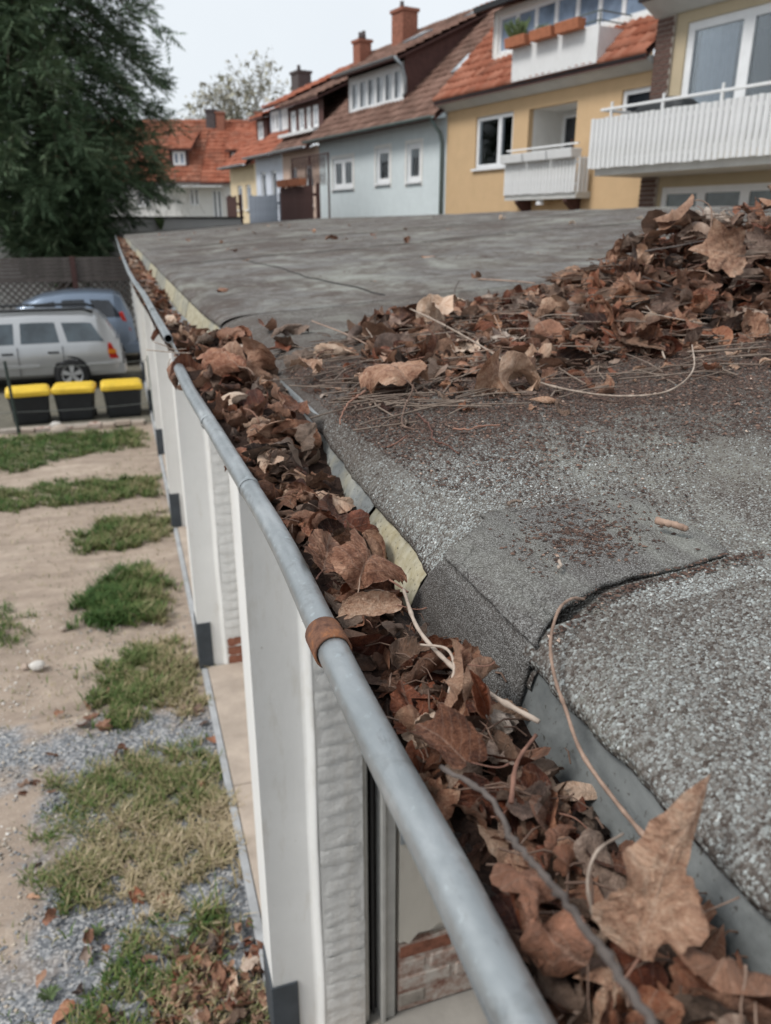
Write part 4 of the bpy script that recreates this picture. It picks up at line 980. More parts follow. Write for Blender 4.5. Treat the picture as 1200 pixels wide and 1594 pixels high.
# fine stalks nobody could count
mb = MB()
for k in range(900):
    x, y = rng.uniform(.28, 1.5), rng.uniform(.80, 1.6); hh = float(heap_h(x, y))
    if hh < .002 and rng.random() < .72: continue
    a = rng.random() * 6.28; L = rng.uniform(.01, .05); z = float(roof_z(x, y)) + hh + .004; b = np.array([math.cos(a), math.sin(a), rng.uniform(-.1, .15)]) * L
    mb.tube([(x, y, z), (x + b[0] * .5 + rng.normal(0, .003), y + b[1] * .5 + rng.normal(0, .003), z + .002), (x + b[0], y + b[1], z + b[2] + .001)], rng.uniform(.0005, .0012), 4, False)
for k in range(150):
    y = .12 * 14 ** rng.random(); x = rng.uniform(.125, .21); a = rng.random() * 6.28; L = rng.uniform(.008, .025); z = float(litter_z(x, y)) + rng.uniform(0, .012)
    mb.tube([(x, y, z), (x + math.cos(a) * L * .5, y + math.sin(a) * L * .5, z + .003), (x + math.cos(a) * L, y + math.sin(a) * L, z)], rng.uniform(.0004, .0008), 4, False)
o = mb.build('stalk_litter', 'twig', None, smooth=True, kind='stuff'); tag(o, 'fine brown stalks strewn through the heap and gutter leaves', 'leaf litter')
mb = MB()
for k in range(330):
    x, y = .27 + .95 * rng.random() ** 1.3, rng.uniform(.86, 1.5); hh = float(heap_h(x, y)); a = rng.normal(.3, .7); L = rng.uniform(.015, .07); z = float(roof_z(x, y)) + hh + .005; b = np.array([math.cos(a), math.sin(a), rng.uniform(-.05, .18)]) * L
    mb.tube([(x - b[0], y - b[1], z), (x + rng.normal(0, .005), y + rng.normal(0, .005), z + .003), (x + b[0], y + b[1], z + b[2] * .5 + .002)], rng.uniform(.0007, .0013), 5, False)
o = mb.build('stalk_litter', 'twig_pale', None, smooth=True, kind='stuff'); tag(o, 'fine pale stalks fanning out over the ridge of leaves', 'leaf litter')
items = []
while len(items) < 330:
    x, y = .27 + 1.0 * rng.random(), .78 + .5 * rng.random(); v = VAR[rng.integers(len(VAR))]; t, h = rand_tint()
    if rng.random() < float(smooth01(.78, 1.05, y)) * .9 + .04 and heap_h(x, y) < .03: items.append((v, rand_M(.3), (x, y, float(roof_z(x, y)) + float(heap_h(x, y)) + .004), rng.uniform(.010, .030), t, h))
leaf_mass('leaf_litter', items, 'small torn leaf fragments spread in front of the heap')
# bark and chips on the patch
def chip(pts, r, mat, label): return twig(pts, r, mat, label, r * .8, name='bark_chip', cat='bark chip', knots=False, kink=.0005)
chip([(0.367, 0.453, 2.790), (0.371, 0.443, 2.7905), (0.377, 0.432, 2.7905)], .0030, 'twig', 'stubby piece of brown bark lying on the fine felt patch')
chip([(0.271, 0.429, 2.7805), (0.263, 0.418, 2.7800)], .0012, 'twig_pale', 'tiny pale wood splinter on the fine felt patch')
chip([(.405, .37, 2.782), (.411, .366, 2.7825), (.418, .364, 2.782)], .0012, 'twig_pale', 'flat pale chip on the coarse felt right of the patch')
chip([(.287, .540, 2.7815), (.293, .545, 2.7825), (.301, .543, 2.7820)], .0016, 'twig_pale', 'pale flaky chip at the lapped corner of the patch')
# crumbs of leaf and earth
def crumbs(n, fx, size, label):
    X, Y = fx(n); N = len(X); Z = roof_z(X, Y) + .0013
    for i_ in np.where((Y > .36) & (Y < .55) & (X < .41))[0]:
        dd = (PV[:, 0] - X[i_]) ** 2 + (PV[:, 1] - Y[i_]) ** 2; j_ = dd.argmin()
        if dd[j_] < .004 ** 2: Z[i_] = PV[j_, 2] + .0003
    r = size * (.3 + rng.random(N) ** 2)
    a = rng.random(N) * 6.28; V = np.zeros((N, 5, 3)); asp = .35 + .5 * rng.random(N)
    for c in range(4):
        th = c * math.pi / 2; dx = np.cos(th) * r * (.8 + .4 * rng.random(N)); dy = np.sin(th) * r * asp
        V[:, c] = np.stack([X + dx * np.cos(a) - dy * np.sin(a), Y + dx * np.sin(a) + dy * np.cos(a), Z + r * .25 * rng.random(N)], -1)
    V[:, 4] = np.stack([X, Y, Z + r * (.3 + .5 * rng.random(N))], -1)
    F = np.array([[0, 1, 4], [1, 2, 4], [2, 3, 4], [3, 0, 4]]); F = (np.arange(N)[:, None, None] * 5 + F).reshape(-1, 3)
    me = np_mesh('leaf_crumbs', V.reshape(-1, 3), F, {'tint': np.repeat(np.clip(rng.beta(1.6, 3, N) + .1 * (rng.random(N) < .08), 0, 1), 5)})
    tag(link('leaf_crumbs', me, 'crumb', None, 'stuff'), label, 'leaf crumbs')
def around_heap(n):
    X = .26 + 1.1 * rng.random(n); Y = .62 + .75 * rng.random(n); f = smooth01(.52, .95, Y - .05 * (X - .6)) ** 1.4 * (.6 + .4 * wob(X, Y, 14.)) + .10 * smooth01(.25, .6, X)
    k = rng.random(n) < f; return X[k], Y[k]
crumbs(190000, around_heap, .0025, 'brown leaf crumbs scattered over the felt in front of heap')
def on_patch(n):
    X = np.concatenate([rng.normal(.315, .022, n // 2), rng.normal(.335, .03, n // 2)]); Y = np.concatenate([rng.normal(.465, .016, n // 2), rng.normal(.49, .03, n // 2)])
    k = (X > .25) & (X < .39) & (Y > .41) & (Y < .535) & (wob(X, Y, 120.) > -.15); return X[k], Y[k]
crumbs(1600, on_patch, .0020, 'small heap of dark crumbs on the fine felt patch')
def along_patch(n):
    X = .225 + .19 * rng.random(n); Y = np.interp(X, [.22, .257, .279, .316, .393], [.363, .384, .393, .396, .40]) - np.abs(rng.normal(0, .006, n)) - .001; return X, Y
crumbs(700, along_patch, .0018, 'reddish crumbs caught along the lower edge of the felt patch')
def wide(n):
    X = .24 + .7 * rng.random(n); Y = .42 + .6 * rng.random(n); k = (wob(X, Y, 10., 4.) + .3 * rng.random(n) > .15) & (X > .25 + .0 * Y); return X[k], Y[k]
crumbs(14000, wide, .0019, 'fine dark grit lying on the bare felt')
def strips(n):
    X = .3 + 4 * rng.random(n); Y = 1.7 + 7 * rng.random(n) ** 1.6; k = wob(X * .5, Y * 2.2, 1.6, 2.) > .25; return X[k], Y[k]
crumbs(9000, strips, .007, 'dark crumbs gathered in bands over the far felt roof')
# ------------------------------------------------------------------ houses along the street behind (u along the front, y inwards)
P0 = (9.31, 16.93); HA = R(-77.76); UX = (math.cos(HA), math.sin(HA))
class House:
    def __init__(s, name, label, u0, y0=0., origin=None, ang=None, cat='house'):
        s.u0 = u0; s.y0 = y0
        if origin is None:
            uy = (-math.sin(HA), math.cos(HA)); loc = (P0[0] + UX[0] * u0 + uy[0] * y0, P0[1] + UX[1] * u0 + uy[1] * y0, 0); a = HA
        else: loc = origin; a = ang
        s.root = empty(name, loc, label, cat, a)
    def mb(s): return MB((s.u0, s.y0, 0))
    def wall(s, u0, u1, z0, z1, holes, mat, y=0., depth=.16, back=7.5, parent=None, name='wall'):
        mb = s.mb(); us = sorted({u0, u1, *[h[0] for h in holes], *[h[1] for h in holes]}); zs = sorted({z0, z1, *[h[2] for h in holes], *[h[3] for h in holes]})
        for a, b in zip(us, us[1:]):
            for c, d in zip(zs, zs[1:]):
                m, k = (a + b) / 2, (c + d) / 2
                if any(h[0] < m < h[1] and h[2] < k < h[3] for h in holes): continue
                mb.quad((a, y, c), (b, y, c), (b, y, d), (a, y, d))
        for a, b, c, d in [h[:4] for h in holes]:
            dd = depth
            mb.quad((a, y, c), (b, y, c), (b, y + dd, c), (a, y + dd, c)); mb.quad((a, y, d), (b, y, d), (b, y + dd, d), (a, y + dd, d))
            mb.quad((a, y, c), (a, y, d), (a, y + dd, d), (a, y + dd, c)); mb.quad((b, y, c), (b, y, d), (b, y + dd, d), (b, y + dd, c))
        if back:
            for uu in (u0, u1): mb.quad((uu, y, z0), (uu, y, z1), (uu, y + back, z1), (uu, y + back, z0))
            mb.quad((u0, y + back, z0), (u1, y + back, z0), (u1, y + back, z1), (u0, y + back, z1))
        return mb.build(name, mat, parent or s.root)
    def window(s, u0, u1, z0, z1, y=.06, mull=(), glassm='pane', fw=.07, sill=True, parent=None, name='window', proud=0., trans=(), room=()):
        mb = s.mb(); e = fw
        mb.box(u0, u0 + e, y, y + .07, z0, z1); mb.box(u1 - e, u1, y, y + .07, z0, z1); mb.box(u0 + e, u1 - e, y, y + .07, z0, z0 + e); mb.box(u0 + e, u1 - e, y, y + .07, z1 - e, z1)
        cuts = [u0] + [u0 + (u1 - u0) * m for m in mull] + [u1]
        for m in cuts[1:-1]: mb.box(m - e * .75, m + e * .75, y, y + .068, z0 + e, z1 - e)
        for t in trans: zt = z0 + (z1 - z0) * t; mb.box(u0 + e, u1 - e, y + .001, y + .066, zt - .02, zt + .02)
        fr = mb.build(name, 'frame_white', parent or s.root)
        sub = fr if parent is None else parent
        if room:
            q = s.mb(); q.grid([[(u, y + .9, z) for u in (u0 - .3, u1 + .3)] for z in (z0 - .3, z1 + .3)]); q.grid([[(u, v_, z1 + .1) for u in (u0 - .3, u1 + .3)] for v_ in (y + .1, y + .9)]); q.grid([[(u0 - .2, v_, z) for v_ in (y + .1, y + .9)] for z in (z0 - .3, z1 + .3)]); q.build('room', 'dark_cover', sub)
            for c0, c1 in room:
                q = s.mb(); q.grid([[(u, y + .14 + .018 * math.sin(u * 45), z) for u in np.linspace(u0 + (u1 - u0) * c0, u0 + (u1 - u0) * c1, 24)] for z in (z0, z1)]); q.build('curtain', 'curtain', sub, smooth=True)
        for a, b in zip(cuts, cuts[1:]):
            p = s.mb(); p.box(a + e * .5, b - e * .5, y + .03, y + .045, z0 + e * .5, z1 - e * .5); p.build('pane', glassm, sub)
        if sill:
            q = s.mb(); q.box(u0 - .06, u1 + .06, -.07, y - .001, z0 - .05, z0); q.build('sill', 'frame_white', sub)
        return fr
    def roof(s, u0, u1, ya, za, yb, zb, mat, tw=.23, th=.34, amp=.028, name='roof', parent=None, under=.10):
        nc = max(1, round((u1 - u0) / tw)); L = math.hypot(yb - ya, zb - za); nr = max(1, round(L / th)); tw = (u1 - u0) / nc
        dy, dz = (yb - ya) / L, (zb - za) / L; ny, nzv = -dz, dy; sub = 4; th_ = L / nr; W = nc * sub + 1
        c = np.arange(W); ph = (c % sub) / sub; pr = amp * (.5 + .5 * np.cos(2 * np.pi * ph)); cu = c // sub
        V, F, T = [], [], []; base = 0
        for r in range(nr):
            jit = .008 * np.sin(cu * 7.3 + r * 3.1); rowt = (rng.random(nc + 1) * .8 + .1)[np.minimum(cu, nc)]
            for k, (tt, lift) in enumerate(((r * th_, -.012), (r * th_, .045), ((r + 1) * th_ + .02, .004))):
                h = (pr + jit + lift) if k else (pr * .2 + lift)
                V.append(np.stack([u0 + c * tw / sub - s.u0, ya + dy * tt + ny * h - s.y0, za + dz * tt + nzv * h], -1)); T.append(rowt)
            for k in range(2):
                a = base + k * W + c[:-1]; F.append(np.stack([a, a + 1, a + W + 1, a + W], -1))
            base += 3 * W
        me = np_mesh(name, np.concatenate(V), np.concatenate(F), {'tint': np.concatenate(T)})
        me.materials.append(MAT[mat]); o = link(name, me, None, parent or s.root)
        if under:
            mb = s.mb(); e = .03
            mb.prism([(ya, za - under), (yb, zb - under), (yb, zb - e), (ya, za - e)], lambda a, b: (u0 + .01, a, b), lambda a, b: (u1 - .01, a, b)); mb.build('roof_boards', 'dark_wood', o)
        return o
    def gable(s, u, ya, za, yb, zb, mat):
        mb = s.mb(); mb.prism([(.003, 3.0), (.003, za + (0 - ya) * (zb - za) / (yb - ya) - .13), (yb, zb - .13), (yb + 3, zb - 2.6), (yb + 3, 3.0)], lambda p, q: (u, p, q), lambda p, q: (u + .06, p, q)); return mb.build('gable', mat, s.root)
    def chimney(s, u, y, z0, z1, wu, wy, mat='chimney_brick', base=None, cap='grey_brick', pots=0, parent=None):
        mb = s.mb(); mb.box(u - wu / 2, u + wu / 2, y - wy / 2, y + wy / 2, z0, z1)
        if base: mb.box(u - wu / 2 - base[0], u - wu / 2 - .002, y - wy / 2 + .05, y + wy / 2 - .05, z0, z0 + base[1])
        mb.box(u - wu / 2 - .05, u + wu / 2 + .05, y - wy / 2 - .05, y + wy / 2 + .05, z1, z1 + .10)
        o = mb.build('chimney', mat, parent or s.root)
        for k in range(pots):
            m2 = s.mb(); x = u - wu / 4 + k * wu / 2; m2.tube([(x, y, z1 + .10), (x, y, z1 + .38)], [.09, .07], 10); m2.build('chimney_pot', cap, o, smooth=True)
        return o
    def balcony(s, u0, u1, y, z0, z1, pitch, depth, rail_z=None, post_step=1.3):
        mb = s.mb(); mb.box(u0, u1, y + .03, y + depth, z0 - .13, z0 + .0); b = mb.build('balcony', 'soffit', s.root)
        n_ = int((u1 - u0) / pitch); pitch = (u1 - u0) / n_
        m0 = MB(); pw = pitch * .86; m0.v += []; m0.prism([(0, 0), (pw * .25, -.022), (pw * .75, -.022), (pw, 0), (pw, .012), (0, .012)], lambda a, c: (a, c, z0 - .02), lambda a, c: (a, c, z1))
        me = m0.mesh('slat'); me.materials.append(MAT['white_wood'])
        for k in range(n_): o = link('slat', me, None, b); o.location = (u0 + k * pitch - s.u0, y + random.uniform(-.002, .002), random.uniform(-.008, .008))
        ns = int((depth - .05) / pitch)
        for uu in (u0, u1):
            for k in range(ns): o = link('slat', me, None, b); o.rotation_euler = (0, 0, math.pi / 2 * (1 if uu == u1 else -1)); o.location = (uu - s.u0, y + .05 + k * pitch + (pitch if uu == u0 else 0), 0)
        mb = s.mb()
        for zz in (z0 + .12, z1 - .12): mb.box(u0 + .02, u1 - .02, y + .014, y + .05, zz, zz + .05)
        mb.build('slat_rail', 'white_wood', b)
        if rail_z:
            mb = s.mb(); mb.box(u0 + .02, u1, y + .02, y + .07, rail_z, rail_z + .045); mb.build('rail', 'white_wood', b, bevel=.008); mb = s.mb(); mb.box(u0 + .02, u0 + .07, y + .07, y + depth, rail_z, rail_z + .045); mb.build('rail', 'white_wood', b, bevel=.008)
            uu = u0 + .25
            while uu < u1:
                mb = s.mb(); mb.box(uu, uu + .05, y + .025, y + .065, z0, rail_z - .001); mb.box(uu + .005, uu + .045, y + .028, y + .062, rail_z + .046, rail_z + .13); mb.build('post', 'white_wood', b, bevel=.006); uu += post_step
        return b
    def pipe(s, pts, r=.05, mat='green_pipe', name='downpipe'): return s.mb().tube(pts, r, 10).build(name, mat, s.root, smooth=True)
    def eaves(s, u0, u1, y, z, mat='green_pipe', r=.07):
        mb = s.mb(); mb.grid([[(u, y - .02 - r + r * math.cos(t) * -1 + r * 0, z - r * math.sin(t)) for t in np.linspace(0, math.pi, 9)] for u in (u0, u1)]); o = mb.build('eaves_gutter', mat, s.root, smooth=True)
        sl = o.modifiers.new('t', 'SOLIDIFY'); sl.thickness = .008; return o

# --- ochre house
h = House('ochre_house', 'ochre rendered house with orange tiles, small slatted balcony and white dormer', -.3)
hol = [(-2.50, -1.06, 4.31, 5.47), (-.52, 1.02, 3.66, 5.44), (2.25, 3.05, 4.2, 5.47)]
h.wall(-3.74, 3.14, 0, 5.80, hol, 'ochre_render', depth=.14)
h.window(-2.50, -1.06, 4.31, 5.47, .05, (.62,), 'pane_clear', .09, room=((.05, .16), (.84, .96))); h.window(2.25, 3.05, 4.2, 5.47, .05, (), 'pane_dark', .09, False)
# loggia recess
mb = h.mb(); d = 1.0; a, b, c, e = -.52, 1.02, 3.66, 5.44
for q in (((a, .14, c), (a, .14, e), (a, d, e), (a, d, c)), ((b, .14, c), (b, .14, e), (b, d, e), (b, d, c)), ((a, d, c), (b, d, c), (b, d, e), (a, d, e)), ((a, .14, e), (b, .14, e), (b, d, e), (a, d, e)), ((a, .14, c), (b, .14, c), (b, d, c), (a, d, c))): mb.quad(*q)
lg = mb.build('loggia', 'white_render', h.root)
mb = h.mb(); mb.box(-.32, .42, d - .05, d - .01, 3.67, 5.28); dr = mb.build('door', 'pane_dark', h.root, bevel=.01)
mb = h.mb(); mb.box(-.39, -.33, d - .07, d - .005, 3.67, 5.33); mb.box(.43, .49, d - .07, d - .005, 3.67, 5.33); mb.box(-.33, .43, d - .07, d - .005, 5.29, 5.35); mb.build('door_frame', 'frame_white', dr)
for sg in (-1, 1):
    mb = h.mb(); mb.tube([(.05 + sg * .02, d - .065, 4.62), (.05 + sg * .07, d - .065, 4.74), (.05 + sg * .13, d - .065, 4.72), (.05 + sg * .12, d - .065, 4.84)], .012, 6); mb.build('door_ornament', 'terracotta', dr)
bal = h.balcony(-.72, 1.62, -.45, 3.66, 4.32, .105, .44)
for k in range(3):
    mb = h.mb(); u = -.70 + k * .78; mb.prism([(-.16, 0), (.16, 0), (.20, .18), (-.20, .18)], lambda p, q: (u, -.47 + p * .8, 4.30 + q), lambda p, q: (u + .74, -.47 + p * .8, 4.30 + q)); mb.build('planter', 'white_wood', bal, bevel=.012)
mb = h.mb(); mb.box(-.70, 1.6, -.44, -.40, 4.56, 4.59); mb.build('rail', 'white_wood', bal)
for u in (-.35, 1.25):
    mb = h.mb(); mb.prism([(0, 0), (-.42, 0), (-.42, -.06), (0, -.40)], lambda p, q: (u, p, 3.528 + q), lambda p, q: (u + .10, p, 3.528 + q)); mb.build('bracket', 'dark_wood', bal)
mb = h.mb(); mb.tube([(.4, -.3, 3.53), (.4, -.3, 3.42)], [.08, .10], 12); mb.build('lamp', 'frame_white', bal)
mb = h.mb(); mb.prism([(-.30, 5.93), (-.30, 5.86), (-.06, 5.72), (.0, 5.72), (.0, 5.93)], lambda p, q: (-3.85, p, q), lambda p, q: (3.10, p, q)); mb.build('eaves_board', 'soffit', h.root)
mb = h.mb(); mb.box(-3.86, 3.09, -.36, -.301, 5.88, 5.96); mb.build('eaves_edge', 'black_metal', h.root)
sl = .98
h.roof(-3.86, 3.12, -.36, 5.95, 4.2, 5.95 + 4.56 * sl, 'tile_orange', .20, .30, .03)
zf = lambda y: 5.95 + (y + .36) * sl
h.gable(-3.735, -.36, 5.95, 4.2, zf(4.2), 'ochre_render'); h.gable(3.07, -.36, 5.95, 4.2, zf(4.2), 'ochre_render')
yd = .42
dm = h.wall(-2.5, 3.1, zf(yd) - .05, 7.75, [(-2.32, 2.95, 6.82, 7.62)], 'white_render', y=yd, depth=.08, back=0, name='dormer')
cut = [k / 8 for k in range(1, 8)]
h.window(-2.32, 2.95, 6.82, 7.62, yd + .04, cut, 'pane_blue', .075, False, parent=dm)
mb = h.mb(); mb.prism([(yd, zf(yd) - .04), (yd, 7.75), (3.6, 8.55), (2.6, zf(2.6))], lambda p, q: (-2.505, p, q), lambda p, q: (-2.44, p, q)); mb.build('cheek', 'white_render', dm)
h.roof(-2.75, 3.12, yd - .35, 7.80, 4.1, 9.1, 'tile_orange', .2, .3, .03, name='dormer_roof', parent=dm)
mb = h.mb(); mb.box(-2.77, 3.10, yd - .42, yd - .351, 7.72, 7.84); mb.build('dormer_fascia', 'black_metal', dm)
# roof terrace with white parapet
mb = h.mb(); mb.box(-.72, 1.88, -.40, -.36, 5.97, 6.62); tb = mb.build('roof_terrace', 'white_wood', h.root)
for q in (1.84, -.72): mb = h.mb(); mb.box(q, q + .04, -.358, .9, 5.97, 6.60); mb.build('parapet_side', 'white_wood', tb)
mb = h.mb(); mb.box(-.67, 1.83, -.357, .41, 6.05, 6.09); mb.build('terrace_floor', 'soffit', tb)
mb = h.mb()
for z in (6.70, 6.86): mb.tube([(-.7, -.38, z), (1.86, -.38, z)], .014, 6); mb.tube([(1.86, -.38, z), (1.86, .9, z)], .014, 6)
for u in (-.7, .1, .9, 1.86): mb.tube([(u, -.38, 6.60), (u, -.38, 6.87)], .016, 6)
mb.tube([(1.86, .5, 6.58), (1.86, .5, 6.87)], .016, 6); mb.build('railing', 'green_pipe', tb)
ochre = h
for k, (u, lab) in enumerate(((-.74, 'terracotta flower box with a bushy green plant, far end of roof terrace'), (.08, 'terracotta flower box in the middle of the roof terrace edge'), (.86, 'terracotta flower box by the near corner of the roof terrace'))):
    uy = (-math.sin(HA), math.cos(HA)); loc = (P0[0] + UX[0] * u + uy[0] * -.52, P0[1] + UX[1] * u + uy[1] * -.52, 6.60)
    fb = empty('flower_box', loc, lab, 'flower box', HA, 'flower boxes on the roof terrace')
    mb = MB(); mb.prism([(-.09, 0), (.09, 0), (.12, .19), (-.12, .19)], lambda p, q: (0, p, q), lambda p, q: (.66, p, q)); mb.build('trough', 'terracotta', fb, bevel=.01)
    mb = MB(); mb.box(.02, .64, -.10, .10, .17, .186); mb.build('soil', 'humus', fb)
    if k == 0:
        mb = MB()
        for _ in range(120):
            a = rng.random() * 6.28; L = rng.uniform(.12, .34); x = rng.uniform(.05, .5); b = (x + math.cos(a) * L * .6, math.sin(a) * L * .5, .19 + L)
            mb.quad((x, 0, .18), (b[0] - .02, b[1], b[2] - .06), b, (b[0] + .025, b[1] + .01, b[2] - .07))
        mb.build('foliage', 'plant_green', fb)
    elif k == 1:
        mb = MB()
        for _ in range(30):
            a = rng.random() * 6.28; L = rng.uniform(.05, .16); x = rng.uniform(.1, .5); mb.quad((x, 0, .18), (x + math.cos(a) * L * .5 - .01, math.sin(a) * L * .4, .18 + L * .7), (x + math.cos(a) * L * .7, math.sin(a) * L * .5, .18 + L), (x + .015, .01, .2))
        mb.build('foliage', 'plant_green', fb)

# --- beige house on the right
h = House('beige_house', 'olive beige house with brick corner pier and long white slatted balcony', 6.2, -.16)
Y = -.16
h.wall(3.56, 10, 0, 6.6, [(3.80, 6.4, 4.2, 6.32), (3.62, 9.4, 2.75, 3.66)], 'beige_render', y=Y, depth=.14)
mb = h.mb(); k = 0; z = .0
mb.box(3.17, 3.555, Y - .05, Y + 7, 0, 6.55); pr = mb.build('brick_pier', 'mortar', h.root)
me = None
for k in range(int(6.5 / .083)):
    for q in range(2):
        if me is None: m0 = MB(); m0.box(0, .235, -.012, .02, 0, .066); me = m0.mesh('brick'); me.materials.append(MAT['dark_brick'])
        u = 3.165 + (0 if k % 2 else -.0) + q * (.245 if k % 2 == 0 else .122)
        o = link('brick', me, None, pr); o.location = (u - h.u0, Y - .05 - h.y0 + random.uniform(-.003, .003), .01 + k * .083); o.scale = (1 if (q == 0) == (k % 2 == 0) else (.60 if k % 2 == 0 else 1.15), 1, 1)
        if k % 2 and q == 0: o.scale = (.48, 1, 1)
bw = h.window(3.80, 6.4, 4.2, 6.32, Y + .04, (.47,), 'pane_clear', .14, False)
mb = h.mb(); mb.grid([[(u, Y + 2.2, z) for u in (3.6, 6.6)] for z in (3.9, 6.5)]); mb.grid([[(3.7, y_, z) for y_ in (Y + .15, Y + 2.2)] for z in (3.9, 6.5)]); mb.grid([[(u, y_, 6.5) for y_ in (Y + .15, Y + 2.2)] for u in (3.6, 6.6)]); mb.build('room', 'dark_cover', h.root)
mb = h.mb(); rows = []
mb.grid([[(u, Y + .20 + .03 * math.sin(u * 34), z) for u in np.linspace(3.98, 4.72, 40)] for z in (4.25, 6.2)]); mb.build('curtain', 'curtain', h.root, smooth=True)
h.window(3.62, 9.4, 2.75, 3.66, Y + .04, (.155, .31, .5, .7, .85), 'pane_green', .12, False)
mb = h.mb(); mb.prism([(Y - .45, 6.78), (Y - .45, 6.70), (Y - .06, 6.50), (Y - .001, 6.50), (Y - .001, 6.78)], lambda p, q: (3.10, p, q), lambda p, q: (10, p, q)); mb.build('cornice', 'soffit', h.root)
mb = h.mb(); mb.box(3.08, 10, Y - .52, Y - .451, 6.70, 6.84); mb.build('eaves_edge', 'black_metal', h.root)
h.roof(3.05, 10, Y - .5, 6.86, 4.5, 11.0, 'tile_red', .2, .3, .03)
h.gable(3.57, Y - .5, 6.86, 4.5, 11.0, 'beige_render'); bb = h.balcony(3.10, 9.5, -1.42, 3.98, 4.78, .112, 1.255, rail_z=4.92, post_step=1.15)
# covered barbecue on the balcony
uy = (-math.sin(HA), math.cos(HA)); gl = (P0[0] + UX[0] * 4.15 + uy[0] * -.85, P0[1] + UX[1] * 4.15 + uy[1] * -.85, 3.98)
bbq = empty('covered_grill', gl, 'black covered grill standing on the long white balcony', 'grill', HA)
mb = MB(); rows = []
for z, s in ((0, .95), (.3, .92), (.7, .90), (.95, .86), (1.02, .72), (1.07, .45), (1.09, .05)): rows.append([(s * .62 * math.copysign(abs(math.cos(t)) ** .5, math.cos(t)), s * .34 * math.copysign(abs(math.sin(t)) ** .5, math.sin(t)) + .008 * math.sin(t * 9 + z * 8), z) for t in np.linspace(0, 2 * math.pi, 33)])
mb.grid(rows); mb.build('cover', 'dark_cover', bbq, smooth=True)
for x in (-.5, .5):
    mb = MB(); mb.tube([(x, -.37, .10), (x * .96, -.365, .5), (x * .9, -.35, .9)], .012, 6); mb.build('strap', 'black_rubber', bbq)

# --- pale blue house
h = House('pale_blue_house', 'pale blue rendered house with brown tiled roof and long window dormer', -7.5)
W3 = [(-10.30, -8.90, 4.12, 5.02), (-7.42, -6.62, 4.16, 5.12), (-5.68, -4.96, 4.14, 5.12)]
h.wall(-11.30, -3.75, 0, 5.62, W3, 'blue_render', depth=.12)
h.window(-10.30, -8.90, 4.12, 5.02, .03, (.5,), 'pane_clear', .14, room=((.1, .32), (.72, .92)))
h.window(*W3[1], .03, (), 'pane_clear', .14, room=((.55, .9),)); h.window(*W3[2], .03, (), 'pane_clear', .14, room=((.1, .35),))
for u0, u1, z0, z1 in W3:   # white plaster surrounds
    mb = h.mb(); t = .10; mb.box(u0 - t, u0 - .001, -.015, -.001, z0 - .12, z1 + t); mb.box(u1 + .001, u1 + t, -.015, -.001, z0 - .12, z1 + t); mb.box(u0, u1, -.015, -.001, z1 + .001, z1 + t); mb.build('surround', 'white_render', h.root)
sl = .86; zb = 5.62; ya = -.38; zf = lambda y: zb + (y - ya) * sl
h.roof(-11.45, -3.70, ya, zb, 3.9, zf(3.9), 'tile_brown', .22, .32, .026)
h.gable(-3.83, ya, zb, 3.9, zf(3.9), 'blue_render'); h.gable(-11.29, ya, zb, 3.9, zf(3.9), 'blue_render'); h.eaves(-11.5, -3.72, ya - .02, zb + .0, 'green_pipe'); h.pipe([(-3.86, ya - .06, 5.56), (-3.86, -.14, 5.25), (-3.86, -.07, 5.0), (-3.86, -.07, .1)], .05)
yd = .45
dm = h.wall(-9.95, -6.62, zf(yd) - .06, 7.36, [(-9.85, -6.72, 6.36, 7.26)], 'white_wood', y=yd, depth=.06, back=0, name='dormer')
h.window(-9.85, -6.72, 6.36, 7.26, yd + .02, [k / 6 for k in range(1, 6)], 'pane_pale', .11, False, parent=dm)
for k in range(6):
    u = -9.85 + (k + .12) * 3.13 / 6; mb = h.mb(); mb.box(u + .02, u + .12, yd + .025, yd + .03, 6.46, 7.16); mb.build('blind_edge', 'pane', dm)
zr = lambda y: 7.42 + (y - .1) * .46
mb = h.mb(); mb.prism([(yd, zf(yd) - .05), (yd, zr(yd) - .06), (3.75, zr(3.75) - .06), (3.75, zf(3.75) - .05)], lambda p, q: (-6.62, p, q), lambda p, q: (-6.56, p, q)); mb.build('cheek', 'brown_board', dm); mb = h.mb(); mb.prism([(yd, zf(yd) - .05), (yd, zr(yd) - .06), (3.75, zr(3.75) - .06), (3.75, zf(3.75) - .05)], lambda p, q: (-10.02, p, q), lambda p, q: (-9.96, p, q)); mb.build('cheek', 'brown_board', dm)
h.roof(-10.25, -6.40, .1, 7.42, 3.95, zr(3.95), 'tile_brown', .22, .32, .026, name='dormer_roof', parent=dm)
mb = h.mb(); mb.grid([[(u, .06 - .06 + .06 * -math.cos(t), 7.42 - .06 * math.sin(t)) for t in np.linspace(0, math.pi, 8)] for u in (-10.25, -6.38)]); mb.build('dormer_gutter', 'grey_pipe', dm, smooth=True)
h.pipe([(-6.42, .02, 7.38), (-6.42, .25, 7.2), (-6.42, .38, 6.9), (-6.42, .40, 6.55), (-6.5, .35, 6.45)], .045, 'grey_pipe')
h.chimney(-11.35, 3.4, 8.6, 9.75, .72, .6, 'chimney_brick', pots=1); h.chimney(-14.35, 3.4, 8.0, 9.35, .52, .5, 'chimney_brick', base=(.4, .75), pots=2)
